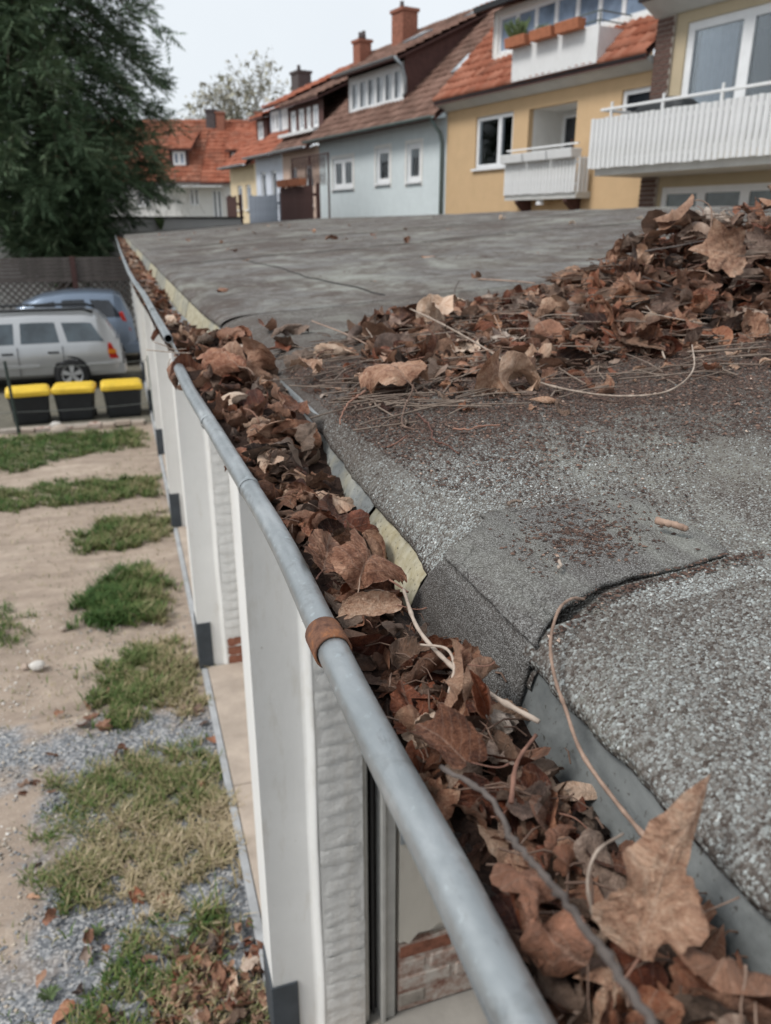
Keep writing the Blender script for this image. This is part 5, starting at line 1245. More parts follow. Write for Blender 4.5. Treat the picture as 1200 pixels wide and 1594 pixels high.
def skylight(h, u, y, zfn, w_=.55, l=.75, sl_=.86):
    mb = h.mb(); n_ = math.hypot(1, sl_); dy, dz = 1 / n_, sl_ / n_
    f = lambda p, q, o: (p, y + dy * q - dz * o, zfn(y) + dz * q + dy * o)
    mb.prism([(u, 0), (u + w_, 0), (u + w_, l), (u, l)], lambda p, q: f(p, q, .0), lambda p, q: f(p, q, .10)); o = mb.build('skylight', 'grey_pipe', h.root)
    mb = h.mb(); mb.prism([(u + .07, .07), (u + w_ - .07, .07), (u + w_ - .07, l - .07), (u + .07, l - .07)], lambda p, q: f(p, q, .101), lambda p, q: f(p, q, .108)); mb.build('pane', 'pane_pale', o)
skylight(h, -5.0, 1.0, zf, .5, .75); skylight(h, -9.3, 2.1, zr, .6, .8, .46); skylight(h, -7.4, 3.1, zr, .4, .5, .46)
# --- pink house
h = House('pink_house', 'narrow pink house with dark boarded dormer band under a brown roof', -12.9)
wh = [(-13.75, -13.15, 3.6, 4.95), (-12.45, -11.85, 3.6, 4.95)]
h.wall(-14.40, -11.32, 0, 5.52, wh, 'pink_render', depth=.12)
for a in wh: h.window(*a, .05, (), 'pane', .09)
zb = 5.50; zf = lambda y: zb + (y + .35) * .86
h.roof(-14.5, -11.47, -.35, zb, 3.9, zf(3.9), 'tile_brown', .22, .32, .026); h.eaves(-14.5, -11.5, -.38, 5.5, 'grey_pipe')
yd = .3
dm = h.wall(-14.45, -11.5, zf(yd) - .05, 7.0, [(-14.2, -13.75, 6.15, 6.85), (-13.5, -13.05, 6.15, 6.85), (-12.85, -12.5, 6.15, 6.85), (-12.35, -11.9, 6.15, 6.85)], 'brown_board', y=yd, depth=.06, back=0, name='dormer')
for a in ((-14.2, -13.75), (-13.5, -13.05), (-12.85, -12.5), (-12.35, -11.9)): h.window(a[0], a[1], 6.15, 6.85, yd + .02, (), 'pane_pale', .11, False, parent=dm)
h.roof(-14.6, -11.4, yd - .25, 7.05, 3.9, 8.75, 'tile_brown', .22, .32, .026, name='dormer_roof', parent=dm)
mb = h.mb(); mb.box(-14.5, -11.5, -.1, yd - .001, 5.98, 6.08); mb.build('dormer_sill', 'white_wood', dm)

# --- lilac white house and cream house beyond
h = House('lilac_house', 'narrow lilac white house with red roof and two white dormer windows', -15.8)
wh = [(-16.6, -16.1, 3.7, 4.95), (-15.55, -15.05, 3.7, 4.95)]
h.wall(-17.1, -14.42, 0, 5.5, wh, 'lilac_render', depth=.12)
for a in wh: h.window(*a, .05, (), 'pane', .09)
zb = 5.48; zf = lambda y: zb + (y + .35) * .82
h.roof(-17.15, -14.52, -.35, zb, 3.9, zf(3.9), 'tile_red', .23, .34, .026); h.eaves(-17.15, -14.5, -.38, 5.48, 'grey_pipe')
yd = .7
dm = h.wall(-17.05, -14.75, zf(yd) - .05, 7.25, [(-16.95, -16.15, 6.4, 7.15), (-15.95, -14.85, 6.4, 7.15)], 'grey_board', y=yd, depth=.06, back=0, name='dormer')
h.window(-16.95, -16.15, 6.4, 7.15, yd + .01, (.5,), 'pane_pale', .12, False, parent=dm); h.window(-15.95, -14.85, 6.4, 7.15, yd + .01, (.25, .5, .75), 'pane_pale', .12, False, parent=dm)
mb = h.mb(); mb.prism([(yd, zf(yd) - .04), (yd, 7.25), (3.4, 8.3), (3.4, zf(3.4))], lambda p, q: (-14.76, p, q), lambda p, q: (-14.70, p, q)); mb.build('cheek', 'grey_board', dm)
h.roof(-17.15, -14.55, yd - .3, 7.3, 3.9, 8.9, 'tile_red', .23, .34, .026, name='dormer_roof', parent=dm)
h = House('cream_house', 'cream yellow end house with red roof and one narrow dormer', -18.6)
wh = [(-19.3, -18.75, 3.6, 4.55), (-18.3, -17.75, 3.6, 4.55)]
h.wall(-20.1, -17.12, 0, 5.3, wh, 'cream_render', depth=.12)
for a in wh: h.window(*a, .05, (), 'pane_blue', .09)
zb = 5.28; zf = lambda y: zb + (y + .35) * .80
h.roof(-20.2, -17.2, -.35, zb, 3.9, zf(3.9), 'tile_red', .23, .34, .026); h.eaves(-20.2, -17.2, -.38, 5.28, 'grey_pipe')
dm = h.wall(-19.0, -17.9, zf(.9) - .05, 7.1, [(-18.85, -18.3, 6.3, 7.0)], 'brown_board', y=.9, depth=.06, back=0, name='dormer')
h.window(-18.85, -18.3, 6.3, 7.0, .91, (), 'pane_pale', .11, False, parent=dm)
h.roof(-19.2, -17.7, .65, 7.12, 3.4, 8.2, 'tile_red', .23, .34, .026, name='dormer_roof', parent=dm)
mb = h.mb(); mb.prism([(.9, zf(.9) - .04), (.9, 7.1), (2.9, 8.0), (2.9, zf(2.9))], lambda p, q: (-17.92, p, q), lambda p, q: (-17.87, p, q)); mb.build('cheek', 'brown_board', dm)

# --- row of far houses standing across the end
FA = R(-18.36)
def fw(lat, fwd): return (lat * math.cos(FA) - fwd * math.sin(FA), lat * math.sin(FA) + fwd * math.cos(FA), 0.)
h.chimney(-19.6, 3.3, 7.4, 9.05, .75, .6, 'grey_brick', base=(.35, .75), pots=1)
h = House('far_white_house', 'far white house with bright orange roof and small dormer behind the evergreen', 0, origin=fw(-12.2, 48), ang=FA)
wh = [(.88, 1.45, 4.05, 5.0), (-2.2, -1.4, 4.0, 5.0), (2.2, 2.75, 3.2, 4.9)]
h.wall(-7, 3.35, 0, 5.35, wh, 'pale_render', depth=.12)
for a in wh: h.window(*a, .05, (.5,), 'pane', .10, False)
zf = lambda y: 5.32 + (y + .35) * .86
h.roof(-7.1, 1.62, -.35, 5.32, 3.85, zf(3.85), 'tile_orange', .24, .36, .03)
dm = h.wall(-.22, .90, zf(.6) - .05, 7.05, [(-.02, .70, 6.22, 6.95)], 'dark_wood', y=.6, depth=.05, back=0, name='dormer')
h.window(-.02, .70, 6.22, 6.95, .61, (.5,), 'pane_blue', .12, False, parent=dm)
h.roof(-.5, 1.15, .35, 7.08, 3.2, 8.3, 'tile_orange', .24, .36, .03, name='dormer_roof', parent=dm)
h.chimney(1.75, 3.5, 8.3, 9.35, .55, .5, 'grey_brick', pots=0); h.chimney(2.35, 3.3, 8.0, 9.2, .45, .45, 'chimney_brick', pots=0)
mb = h.mb(); mb.box(-.6, 2.95, -1.0, -.06, 5.0, 5.06); mb.build('awning', 'white_wood', h.root)
h = House('far_peach_house', 'far peach house with brown red roof and shed dormer', 0, origin=fw(-8.2, 48), ang=FA)
h.wall(-.64, 3.2, 0, 5.3, [], 'pink_render', depth=.1)
zf = lambda y: 5.27 + (y + .35) * .86
h.roof(-2.37, 3.3, -.36, 5.27, 3.9, zf(3.9), 'tile_red', .24, .36, .03)
dm = h.wall(-.75, .45, zf(.5) - .05, 6.95, [(-.6, .25, 6.2, 6.85)], 'dark_wood', y=.5, depth=.05, back=0, name='dormer')
h.window(-.6, .25, 6.2, 6.85, .51, (), 'pane_pale', .1, False, parent=dm)
h.roof(-.95, .65, .25, 7.0, 3.4, 8.5, 'tile_red', .24, .36, .03, name='dormer_roof', parent=dm)
h.chimney(.65, 3.4, 8.1, 9.2, .42, .42, 'chimney_brick'); mb = h.mb(); mb.box(-.1, .35, 2.4, 2.8, 7.7, 8.05); mb.build('roof_hatch', 'grey_pipe', h.root)

# --- end wall across the yard with coping
wl_ = empty('end_block', (.5, 27.2, 0), 'low grey rendered block closing the end of the yard', 'wall')
mb = MB((.5, 27.2, 0)); mb.box(-5.5, 4.0, 27.0, 29.5, 0, 3.20); mb.build('wall', 'grey_render', wl_)
mb = MB((.5, 27.2, 0)); mb.box(-5.6, 4.1, 26.93, 29.6, 3.201, 3.245); mb.build('coping', 'dark_gap', wl_)
# mossy tuft and pale stone on the roof end
mb = MB()
for _ in range(160):
    a = rng.random() * 6.28; L = rng.uniform(.1, .45); mb.quad((0, 0, 0), (math.cos(a) * L * .3 - .02, math.sin(a) * L * .3, L * .6), (math.cos(a) * L * .4, math.sin(a) * L * .4, L), (.02, .02, 0))
o = mb.build('weed', 'plant_green'); o.location = (1.45, 26.85, 2.85 - .02); tag(o, 'small weed growing at the far end of the garage roof', 'plant')
# --- board fences in front of the far houses
def board_fence(name, u0, u1, y, z1, mat, label, bw=.14, lean=0.):
    uy = (-math.sin(HA), math.cos(HA)); root = empty(name, (P0[0] + UX[0] * u0 + uy[0] * y, P0[1] + UX[1] * u0 + uy[1] * y, 0), label, 'fence', HA)
    m0 = MB(); m0.box(0, bw - .015, -.012, .012, .05, z1); me = m0.mesh('board'); me.materials.append(MAT[mat])
    for k in range(int((u1 - u0) / bw)): o = link('board', me, None, root); o.location = (k * bw, random.uniform(-.004, .004), random.uniform(-.02, .02))
    mb = MB()
    for z in (.4, z1 - .3): mb.box(0, u1 - u0, .013, .06, z, z + .08)
    mb.build('rail', mat, root)
    for u in (0, u1 - u0): mb = MB(); mb.box(u - .05, u + .05, .061, .15, 0, z1 + .05); mb.build('post', mat, root)
    return root
board_fence('board_fence', -10.1, -7.6, -2.0, 4.1, 'brown_board', 'tall dark brown board fence before the pink house')
board_fence('board_fence', -12.9, -10.35, -2.0, 3.92, 'grey_board', 'grey board fence in front of the lilac house')
board_fence('board_fence', -14.3, -13.2, -2.3, 3.95, 'dark_wood', 'short brown board panel in front of the cream house')
uy = (-math.sin(HA), math.cos(HA))
for k, u in enumerate((-10.0, -9.1)):
    fb = empty('flower_box', (P0[0] + UX[0] * u + uy[0] * -2.05, P0[1] + UX[1] * u + uy[1] * -2.05, 4.11), ('left', 'right')[k] + ' of two terracotta boxes on top of the brown board fence', 'flower box', HA, 'flower boxes on the brown fence')
    mb = MB(); mb.prism([(-.10, 0), (.10, 0), (.13, .2), (-.13, .2)], lambda p, q: (0, p, q), lambda p, q: (.8, p, q)); mb.build('trough', 'terracotta', fb)
    mb = MB(); mb.box(.03, .77, -.10, .10, .18, .195); mb.build('soil', 'humus', fb)
# wire balustrade on the brown fence
mb = MB(); o0 = Vector((P0[0] + UX[0] * -10 + uy[0] * -1.6, P0[1] + UX[1] * -10 + uy[1] * -1.6, 0))
for k in range(14): mb.tube([(k * .17, 0, 4.1), (k * .17 + .17, 0, 4.95)], .012, 5); mb.tube([(k * .17 + .17, 0, 4.1), (k * .17, 0, 4.95)], .012, 5)
mb.tube([(0, 0, 4.95), (2.55, 0, 4.95)], .02, 5)
for x in (0, 1.3, 2.55): mb.tube([(x, 0, 0), (x, 0, 4.97)], .03, 6)
o = mb.build('trellis', 'dark_wood'); o.location = o0; o.rotation_euler = (0, 0, HA); tag(o, 'thin dark lattice trellis behind the brown board fence', 'trellis')
# ------------------------------------------------------------------ bottom yard: fence, cars, bins, kerb
def yard_fence():
    root = empty('yard_fence', (-3.2, 20.6, 0), 'weathered brown fence of slats over diagonal lattice behind the cars', 'fence')
    mb0 = MB(); mb0.box(0, 1.74, -.012, .012, 0, .075); sl = mb0.mesh('slat'); sl.materials.append(MAT['fence_wood'])
    for p in range(-2, 3):
        x0 = -1.0 + p * 1.86 + 3.2
        mb = MB(); mb.box(x0 - .06, x0 + .06, -.06, .06, 0, 2.30); mb.build('post', 'dark_wood', root)
        if p == 2: break
        for k in range(6): o = link('slat', sl, None, root); o.location = (x0 + .06, random.uniform(-.004, .004), 1.80 + k * .085 - .02)
        # diagonal lattice strips
        xa, xb, za, zb = x0 + .06, x0 + 1.80, .15, 1.72
        for sgn, yy in ((1, -.015), (-1, .015)):
            s = -1.7
            while s < 1.75:
                pts = []
                # line x = xa + s + (z - za) * 1.0 (or mirrored), clipped to the panel
                z0, z1 = za, zb; f = (lambda z: xa + s + (z - za)) if sgn > 0 else (lambda z: xb - s - (z - za))
                lo, hi = xa, xb
                if sgn > 0: z0 = max(za, za + (lo - xa - s)); z1 = min(zb, za + (hi - xa - s))
                else: z0 = max(za, za + (xb - s - hi)); z1 = min(zb, za + (xb - s - lo))
                if z1 - z0 > .08:
                    m = MB(); a, b = f(z0), f(z1); w_ = .03
                    m.prism([(a - w_, z0), (a + w_, z0), (b + w_, z1), (b - w_, z1)], lambda q, z: (min(max(q, xa), xb), yy - .008, z), lambda q, z: (min(max(q, xa), xb), yy + .008, z)); m.build('lattice_strip', 'fence_wood', root)
                s += .165
        for z in (.08, 1.725): mb = MB(); mb.box(xa, xb, -.03, .03, z, z + .06); mb.build('rail', 'fence_wood', root)
yard_fence()

def car(name, label, loc, L, st, mat, wheels, wr, panes, side_w, extra):
    """st: rows (x from the rear, z_sill, z_waist, z_top, half width at waist, half width at roof); the nose points to -X"""
    root = empty(name, loc, label, 'car')
    xs = np.array([s[0] for s in st]); arr = np.array([s[1:] for s in st])
    f = lambda x: [float(np.interp(x, xs, arr[:, k])) for k in range(5)]
    X = np.unique(np.concatenate([xs, np.linspace(xs[0], xs[-1], 40)])); rows = []
    def sect(x):
        zs, zw, zt, ww, wr_ = f(x); mid = zs + (zw - zs) * .5
        half = [(ww - .10, zs), (ww - .02, zs + .06), (ww + .015, mid), (ww + .005, zw - .06), (ww - .02, zw)]
        if zt - zw > .12: half += [(wr_ + (ww - .02 - wr_) * .12, zt - .09), (wr_ - .05, zt - .025), (wr_ * .6, zt)]
        else: half += [(ww - .06, zw + (zt - zw) * .6), (ww - .16, zw + (zt - zw) * .9), (wr_ * .6, zt)]
        return half
    for x in X:
        hf = sect(x); rows.append([(-x, -y, z) for y, z in hf] + [(-x, y, z) for y, z in hf[::-1]])
    mb = MB(); mb.grid(rows)
    for e in (0, -1): mb.f.append(tuple(range(len(mb.v), len(mb.v) + len(rows[0])))); mb.v += rows[e]
    body = mb.build('body', mat, root, smooth=True); es = body.modifiers.new('es', 'EDGE_SPLIT'); es.split_angle = R(38)
    # panes sit on the skin of the upper body
    for side in (-1, 1):
        for (pa, va0, va1, nm, gm) in panes:
            P = []
            for t in np.linspace(0, 1, 9):
                row = []
                for (xa, v) in ((pa[0] + (pa[1] - pa[0]) * t, va0), (pa[2] + (pa[3] - pa[2]) * t, va1)):
                    row.append((xa, v))
                pr = []
                for v in np.linspace(0, 1, 5):
                    x = row[0][0] + (row[1][0] - row[0][0]) * v; vv = row[0][1] + (row[1][1] - row[0][1]) * v
                    zs, zw, zt, ww, wr_ = f(x); ya, za = ww - .02, zw; yb, zb = wr_ + (ww - .02 - wr_) * .12, zt - .09
                    pr.append((-x, side * (ya + (yb - ya) * vv + .006), za + (zb - za) * vv))
                P.append(pr)
            MB().grid(P).build(nm, gm, root, smooth=True)
    # wheels
    for xw in wheels:
        for side in (-1, 1):
            y = side * (side_w - .10)
            mb = MB(); mb.tube([(-xw, side * (side_w - .20), wr + .02), (-xw, side * (side_w + .012), wr + .02)], wr + .035, 28); mb.build('wheel_arch', 'black_rubber', root)
            mb = MB(); rr = [(wr - .05, -.10), (wr, -.085), (wr, .085), (wr - .04, .10), (wr * .64, .098)]
            mb.grid([[(-xw + q * math.cos(t), y + side * (.045 + d), wr + q * math.sin(t)) for q, d in rr] for t in np.linspace(0, 2 * math.pi, 33)]); wh = mb.build('wheel', 'black_rubber', root, smooth=True)
            mb = MB(); R0 = wr * .66
            mb.grid([[(-xw + q * math.cos(t), y + side * (.045 + d), wr + q * math.sin(t)) for q, d in ((R0, .103), (R0 * .92, .085), (R0 * .86, .07))] for t in np.linspace(0, 2 * math.pi, 33)])
            for k in range(5):
                a = k * 2 * math.pi / 5 + .3; q = [(.02, -.34), (R0 * .93, -.20), (R0 * .93, .20), (.02, .34)]
                mb.prism([(.0, 0)] + [(r_ * math.cos(a + b), r_ * math.sin(a + b)) for r_, b in ((R0 * .3, -.5), (R0 * .93, -.27), (R0 * .93, .27), (R0 * .3, .5))], lambda p, z: (-xw + p, y + side * .125, wr + z), lambda p, z: (-xw + p, y + side * .14, wr + z))
            mb.build('rim', 'rim', wh)
            mb = MB(); mb.tube([(-xw, y + side * .09, wr), (-xw, y + side * .118, wr)], R0 * .9, 20); mb.build('brake_disc', 'black_metal', wh)
    extra(root, f)
    return root

def silver_extra(root, f):
    for side in (-1, 1):
        mb = MB(); pr = []
        for x0, x1, z0, z1 in ((.10, .26, .56, .86),):
            w0 = f(.18)[3]
            mb.prism([(x0 - .04, z0), (x1 + .02, z0), (x1 - .02, z1), (x0 + .08, z1)], lambda x, z: (-x, side * (w0 - .03), z), lambda x, z: (-x, side * (w0 + .022), z))
        tl = mb.build('tail_light', 'red_lamp', root, bevel=.01)
        mb = MB(); mb.prism([(.10, .66), (.25, .66), (.25, .74), (.10, .74)], lambda x, z: (-x, side * (w0 + .023), z), lambda x, z: (-x, side * (w0 + .028), z)); mb.build('indicator', 'orange_lamp', tl)
        mb = MB(); mb.box(-1.14, -.14, side * (f(.6)[3] + .004) - .012, side * (f(.6)[3] + .004) + .012, .455, .50); mb.box(-3.3, -1.5, side * (f(2)[3] + .014) - .012, side * (f(2)[3] + .014) + .012, .455, .51); mb.build('rub_strip', 'sill_plastic', root)
        for x in (1.22, 2.02): mb = MB(); y = f(x)[3]; mb.box(-x - .11, -x + .09, side * y - .02 * 1, side * y + .03 * side if side > 0 else side * y + .02, .705, .745); mb.build('handle', 'black_plastic', root, bevel=.008)
        mb = MB(); z = f(1.5)[2]; wr_ = f(1.5)[4]; mb.tube([(-.45, side * (wr_ - .06), z - .03), (-.62, side * (wr_ - .06), z + .035), (-2.45, side * (wr_ - .06), z + .035), (-2.62, side * (wr_ - .06), z - .03)], .028, 8); mb.build('roof_rail', 'black_plastic', root, smooth=True)
        # thin door gaps
        mb = MB()
        for x in (1.06, 1.85, 2.95): y = f(x)[3]; mb.box(-x - .006, -x + .006, side * (y + .012) - .006, side * (y + .012) + .006, .30, .84)
        mb.build('door_gap', 'black_plastic', root)
    mb = MB(); w0 = f(.02)[3]
    mb.grid([[(.035, -w0 * .98, z), (.065, -w0 * .6, z), (.065, w0 * .6, z), (.035, w0 * .98, z)] for z in (.26, .34, .46, .50)]); 
    for sd in (-1, 1): mb.box(-.62, .03, sd * (w0 + .012) - .02, sd * (w0 + .012) + .02, .25, .47)
    mb.build('bumper', 'silver_paint', root, bevel=.02)
    mb = MB(); mb.grid([[(-.06 - .33 * t - .005 + .02, y, .90 + .36 * t) for y in np.linspace(-.56, .56, 7)] for t in np.linspace(0, 1, 4)]); mb.build('rear_window', 'car_glass', root, smooth=True)
    mb = MB(); mb.box(.0, .012, -.26, .26, .60, .71); mb.build('number_plate', 'frame_white', root)
    mb = MB(); mb.tube([(-3.9, -.62, .55), (-4.2, -.5, .55)], .1, 8); mb.build('headlight', 'pane_pale', root)
st = [(.0, .27, .56, .60, .70, .55), (.03, .25, .80, .86, .74, .60), (.12, .25, .86, 1.02, .78, .62), (.25, .26, .87, 1.25, .80, .60), (.38, .26, .875, 1.385, .81, .60), (.62, .26, .88, 1.43, .825, .61), (1.5, .25, .875, 1.45, .835, .62), (2.3, .25, .865, 1.43, .835, .61), (2.7, .25, .86, 1.33, .83, .60), (3.0, .25, .855, 1.14, .825, .60), (3.25, .25, .85, .92, .82, .62), (3.7, .26, .80, .86, .80, .6), (4.05, .27, .70, .76, .74, .55), (4.2, .29, .55, .60, .62, .45)]
car('silver_estate_car', 'silver estate car with black roof rails parked behind the yellow lidded bins', (-.10, 16.85, 0), 4.2, st, 'silver_paint', (.95, 3.45), .295,
    [((.96, .30, 1.04, .50), .06, .80, 'side_window', 'car_glass'), ((1.78, 1.10, 1.76, 1.16), .06, .82, 'side_window', 'car_glass'), ((2.85, 1.90, 2.52, 1.88), .06, .82, 'side_window', 'car_glass')], .83, silver_extra)
def blue_extra(root, f):
    for side in (-1, 1):
        w0 = f(.2)[3]
        mb = MB(); mb.prism([(.10, .78), (.20, .76), (.32, 1.18), (.24, 1.20)], lambda x, z: (-x, side * (w0 - .04), z), lambda x, z: (-x, side * (w0 + .0), z)); mb.build('tail_light', 'red_lamp', root, bevel=.01)
        for x in (1.1, 2.0): mb = MB(); y = f(x)[3]; mb.box(-x - .09, -x + .09, side * (y + .005) - .02, side * (y + .005) + .02, .86, .90); mb.build('handle', 'blue_paint', root, bevel=.008)
    mb = MB(); mb.grid([[(-.10 - .22 * t + .02, y, 1.05 + .40 * t) for y in np.linspace(-.56, .56, 7)] for t in np.linspace(0, 1, 4)]); mb.build('rear_window', 'car_glass', root, smooth=True)
    mb = MB(); mb.box(-.5, .04, -.80, -.76, .28, .52); mb.box(-.5, .04, .76, .80, .28, .52); mb.box(.0, .05, -.76, .76, .28, .52); mb.build('bumper', 'blue_paint', root, bevel=.02)
    mb = MB(); mb.box(.02, .03, -.26, .26, .62, .73); mb.build('number_plate', 'frame_white', root)
st2 = [(.0, .28, .66, .72, .70, .56), (.05, .26, .98, 1.05, .76, .60), (.15, .26, 1.03, 1.30, .79, .60), (.25, .26, 1.04, 1.52, .80, .59), (.4, .26, 1.04, 1.60, .81, .59), (.9, .26, 1.03, 1.635, .82, .60), (1.4, .26, 1.02, 1.63, .83, .60), (1.9, .26, 1.01, 1.56, .83, .60), (2.3, .26, 1.0, 1.40, .825, .60), (2.62, .26, .99, 1.17, .82, .60), (2.85, .26, .97, 1.03, .81, .60), (3.4, .27, .86, .92, .78, .58), (3.75, .28, .68, .75, .72, .5), (3.9, .30, .52, .58, .6, .4)]
car('blue_hatchback_car', 'pale blue compact car parked behind the silver estate by the fence', (.24, 19.3, 0), 3.9, st2, 'blue_paint', (.62, 3.15), .30,
    [((.80, .26, .90, .50), .10, .84, 'side_window', 'pane_dark'), ((1.50, .94, 1.48, 1.02), .10, .86, 'side_window', 'pane_dark'), ((2.45, 1.62, 2.0, 1.62), .08, .86, 'side_window', 'pane_dark')], .83, blue_extra)

# bins
def bin_(x, y, rz, label):
    r = empty('waste_bin', (x, y, 0), label, 'bin', rz, 'black bins with yellow lids'); 
    mb = MB(); prof = []
    def ring(w_, d, z, rr=.05):
        o = []
        for cx, cy, a0 in ((w_ - rr, d - rr, 0), (-w_ + rr, d - rr, 90), (-w_ + rr, -d + rr, 180), (w_ - rr, -d + rr, 270)):
            for k in range(5): a = R(a0 + k * 22.5); o.append((cx + rr * math.cos(a), cy + rr * math.sin(a), z))
        return o + [o[0]]
    mb.grid([ring(.25, .20, .0), ring(.265, .215, .05), ring(.30, .24, .44), ring(.315, .255, .45), ring(.315, .255, .475)]); mb.build('body', 'black_plastic', r, smooth=False)
    mb = MB(); mb.grid([ring(.325, .265, .465), ring(.33, .27, .49), ring(.325, .265, .535), ring(.29, .235, .565), ring(.27, .21, .57), ring(.01, .01, .575, .005)]); lid = mb.build('lid', 'yellow_lid', r, smooth=False)
    mb = MB()
    for k in range(4): mb.box(-.21 + k * .11, -.13 + k * .11, -.2735, -.262, .495, .53)
    mb.build('lid_rib', 'yellow_lid', lid)
    mb = MB(); mb.tube([(-.24, .28, .50), (-.24, .33, .52), (.24, .33, .52), (.24, .28, .50)], .018, 8); mb.build('handle', 'yellow_lid', lid)
    mb = MB()
    for s in (-1, 1): mb.tube([(s * .24, .19, .06), (s * .285, .19, .06)], .06, 14)
    mb.build('wheel', 'black_rubber', r)
bin_(-1.58, 13.42, .10, 'leftmost of three black bins with yellow lids beside the thin post')
bin_(-.89, 13.47, -.05, 'middle black bin with yellow lid in front of the silver car wheel')
bin_(-.155, 13.50, .02, 'black bin with yellow lid next to the garage corner')

# low kerb of bricks and lumps between yard and parking
kb = empty('low_kerb_wall', (-1.2, 12.75, 0), 'low broken kerb of old bricks between the grass and the bins', 'kerb')
mb = MB(); mb.box(-2.5, 1.35, .02, .18, -.05, .04); mb.build('footing', 'mortar', kb)
x = -2.5
while x < 1.3:
    L = random.choice((.24, .24, .20, .30)); m = MB(); m.box(0, L - .015, -.06, .09, 0, .075)
    b = m.build('brick', random.choice(('smeared_brick', 'concrete', 'concrete', 'mortar')), kb, bevel=.012); b.location = (x, random.uniform(-.03, .03), -.01 + random.uniform(-.03, .02)); b.rotation_euler = (random.uniform(-.08, .08), random.uniform(-.06, .06), random.uniform(-.05, .05)); x += L
def boulder(name, loc, r, mat, label, seed):
    mb = MB(); rows = []
    for i in range(9):
        ph = math.pi * i / 8; rows.append([(r * math.sin(ph) * math.cos(t) * (1 + .18 * float(wob(math.cos(t) * 2, ph * 2, 1.3, seed))), r * .8 * math.sin(ph) * math.sin(t) * (1 + .15 * float(wob(math.sin(t) * 2, ph, 1.7, seed))), r * .75 * (1 + math.cos(ph)) * .8) for t in np.linspace(0, 2 * math.pi, 15)])
    o = mb.grid(rows).build(name, mat, None, smooth=True); o.location = loc; tag(o, label, 'stone'); return o
boulder('stone', (-1.17, 12.62, .06), .085, 'pale_stone', 'pale round stone lying on the low kerb before middle bin', 2.)
boulder('stone', (-1.10, 12.45, -.02), .14, 'concrete', 'grey lump of concrete at the foot of the kerb', 5.)
boulder('stone', (-.86, 5.35, .0), .055, 'pale_stone', 'flat white stone alone on the bare sandy track', 3.)
boulder('stone', (-.72, 5.9, .0), .03, 'concrete', 'small brown stone on the sand left of the dark grass tuft', 4.)
# leaning post with wires
wf = empty('wire_fence', (-1.70, 12.6, 0), 'leaning thin green post with sagging wires at the yard edge', 'fence')
mb = MB(); mb.tube([(.0, 0, -.1), (-.03, .0, 1.12)], .022, 8); mb.build('post', 'post_green', wf)
mb = MB(); mb.tube([(2.0, .1, -.1), (2.0, .1, 1.08)], .02, 8); mb.build('post', 'post_green', wf)
for z in (1.02, .35): mb = MB(); mb.tube([(-1.5, 0, z + .02)] + [(x, .05 * max(0, x), z - .03 * math.sin(x * 1.5)) for x in np.linspace(0, 2.0, 9)], .005, 5); mb.build('wire', 'wire', wf)

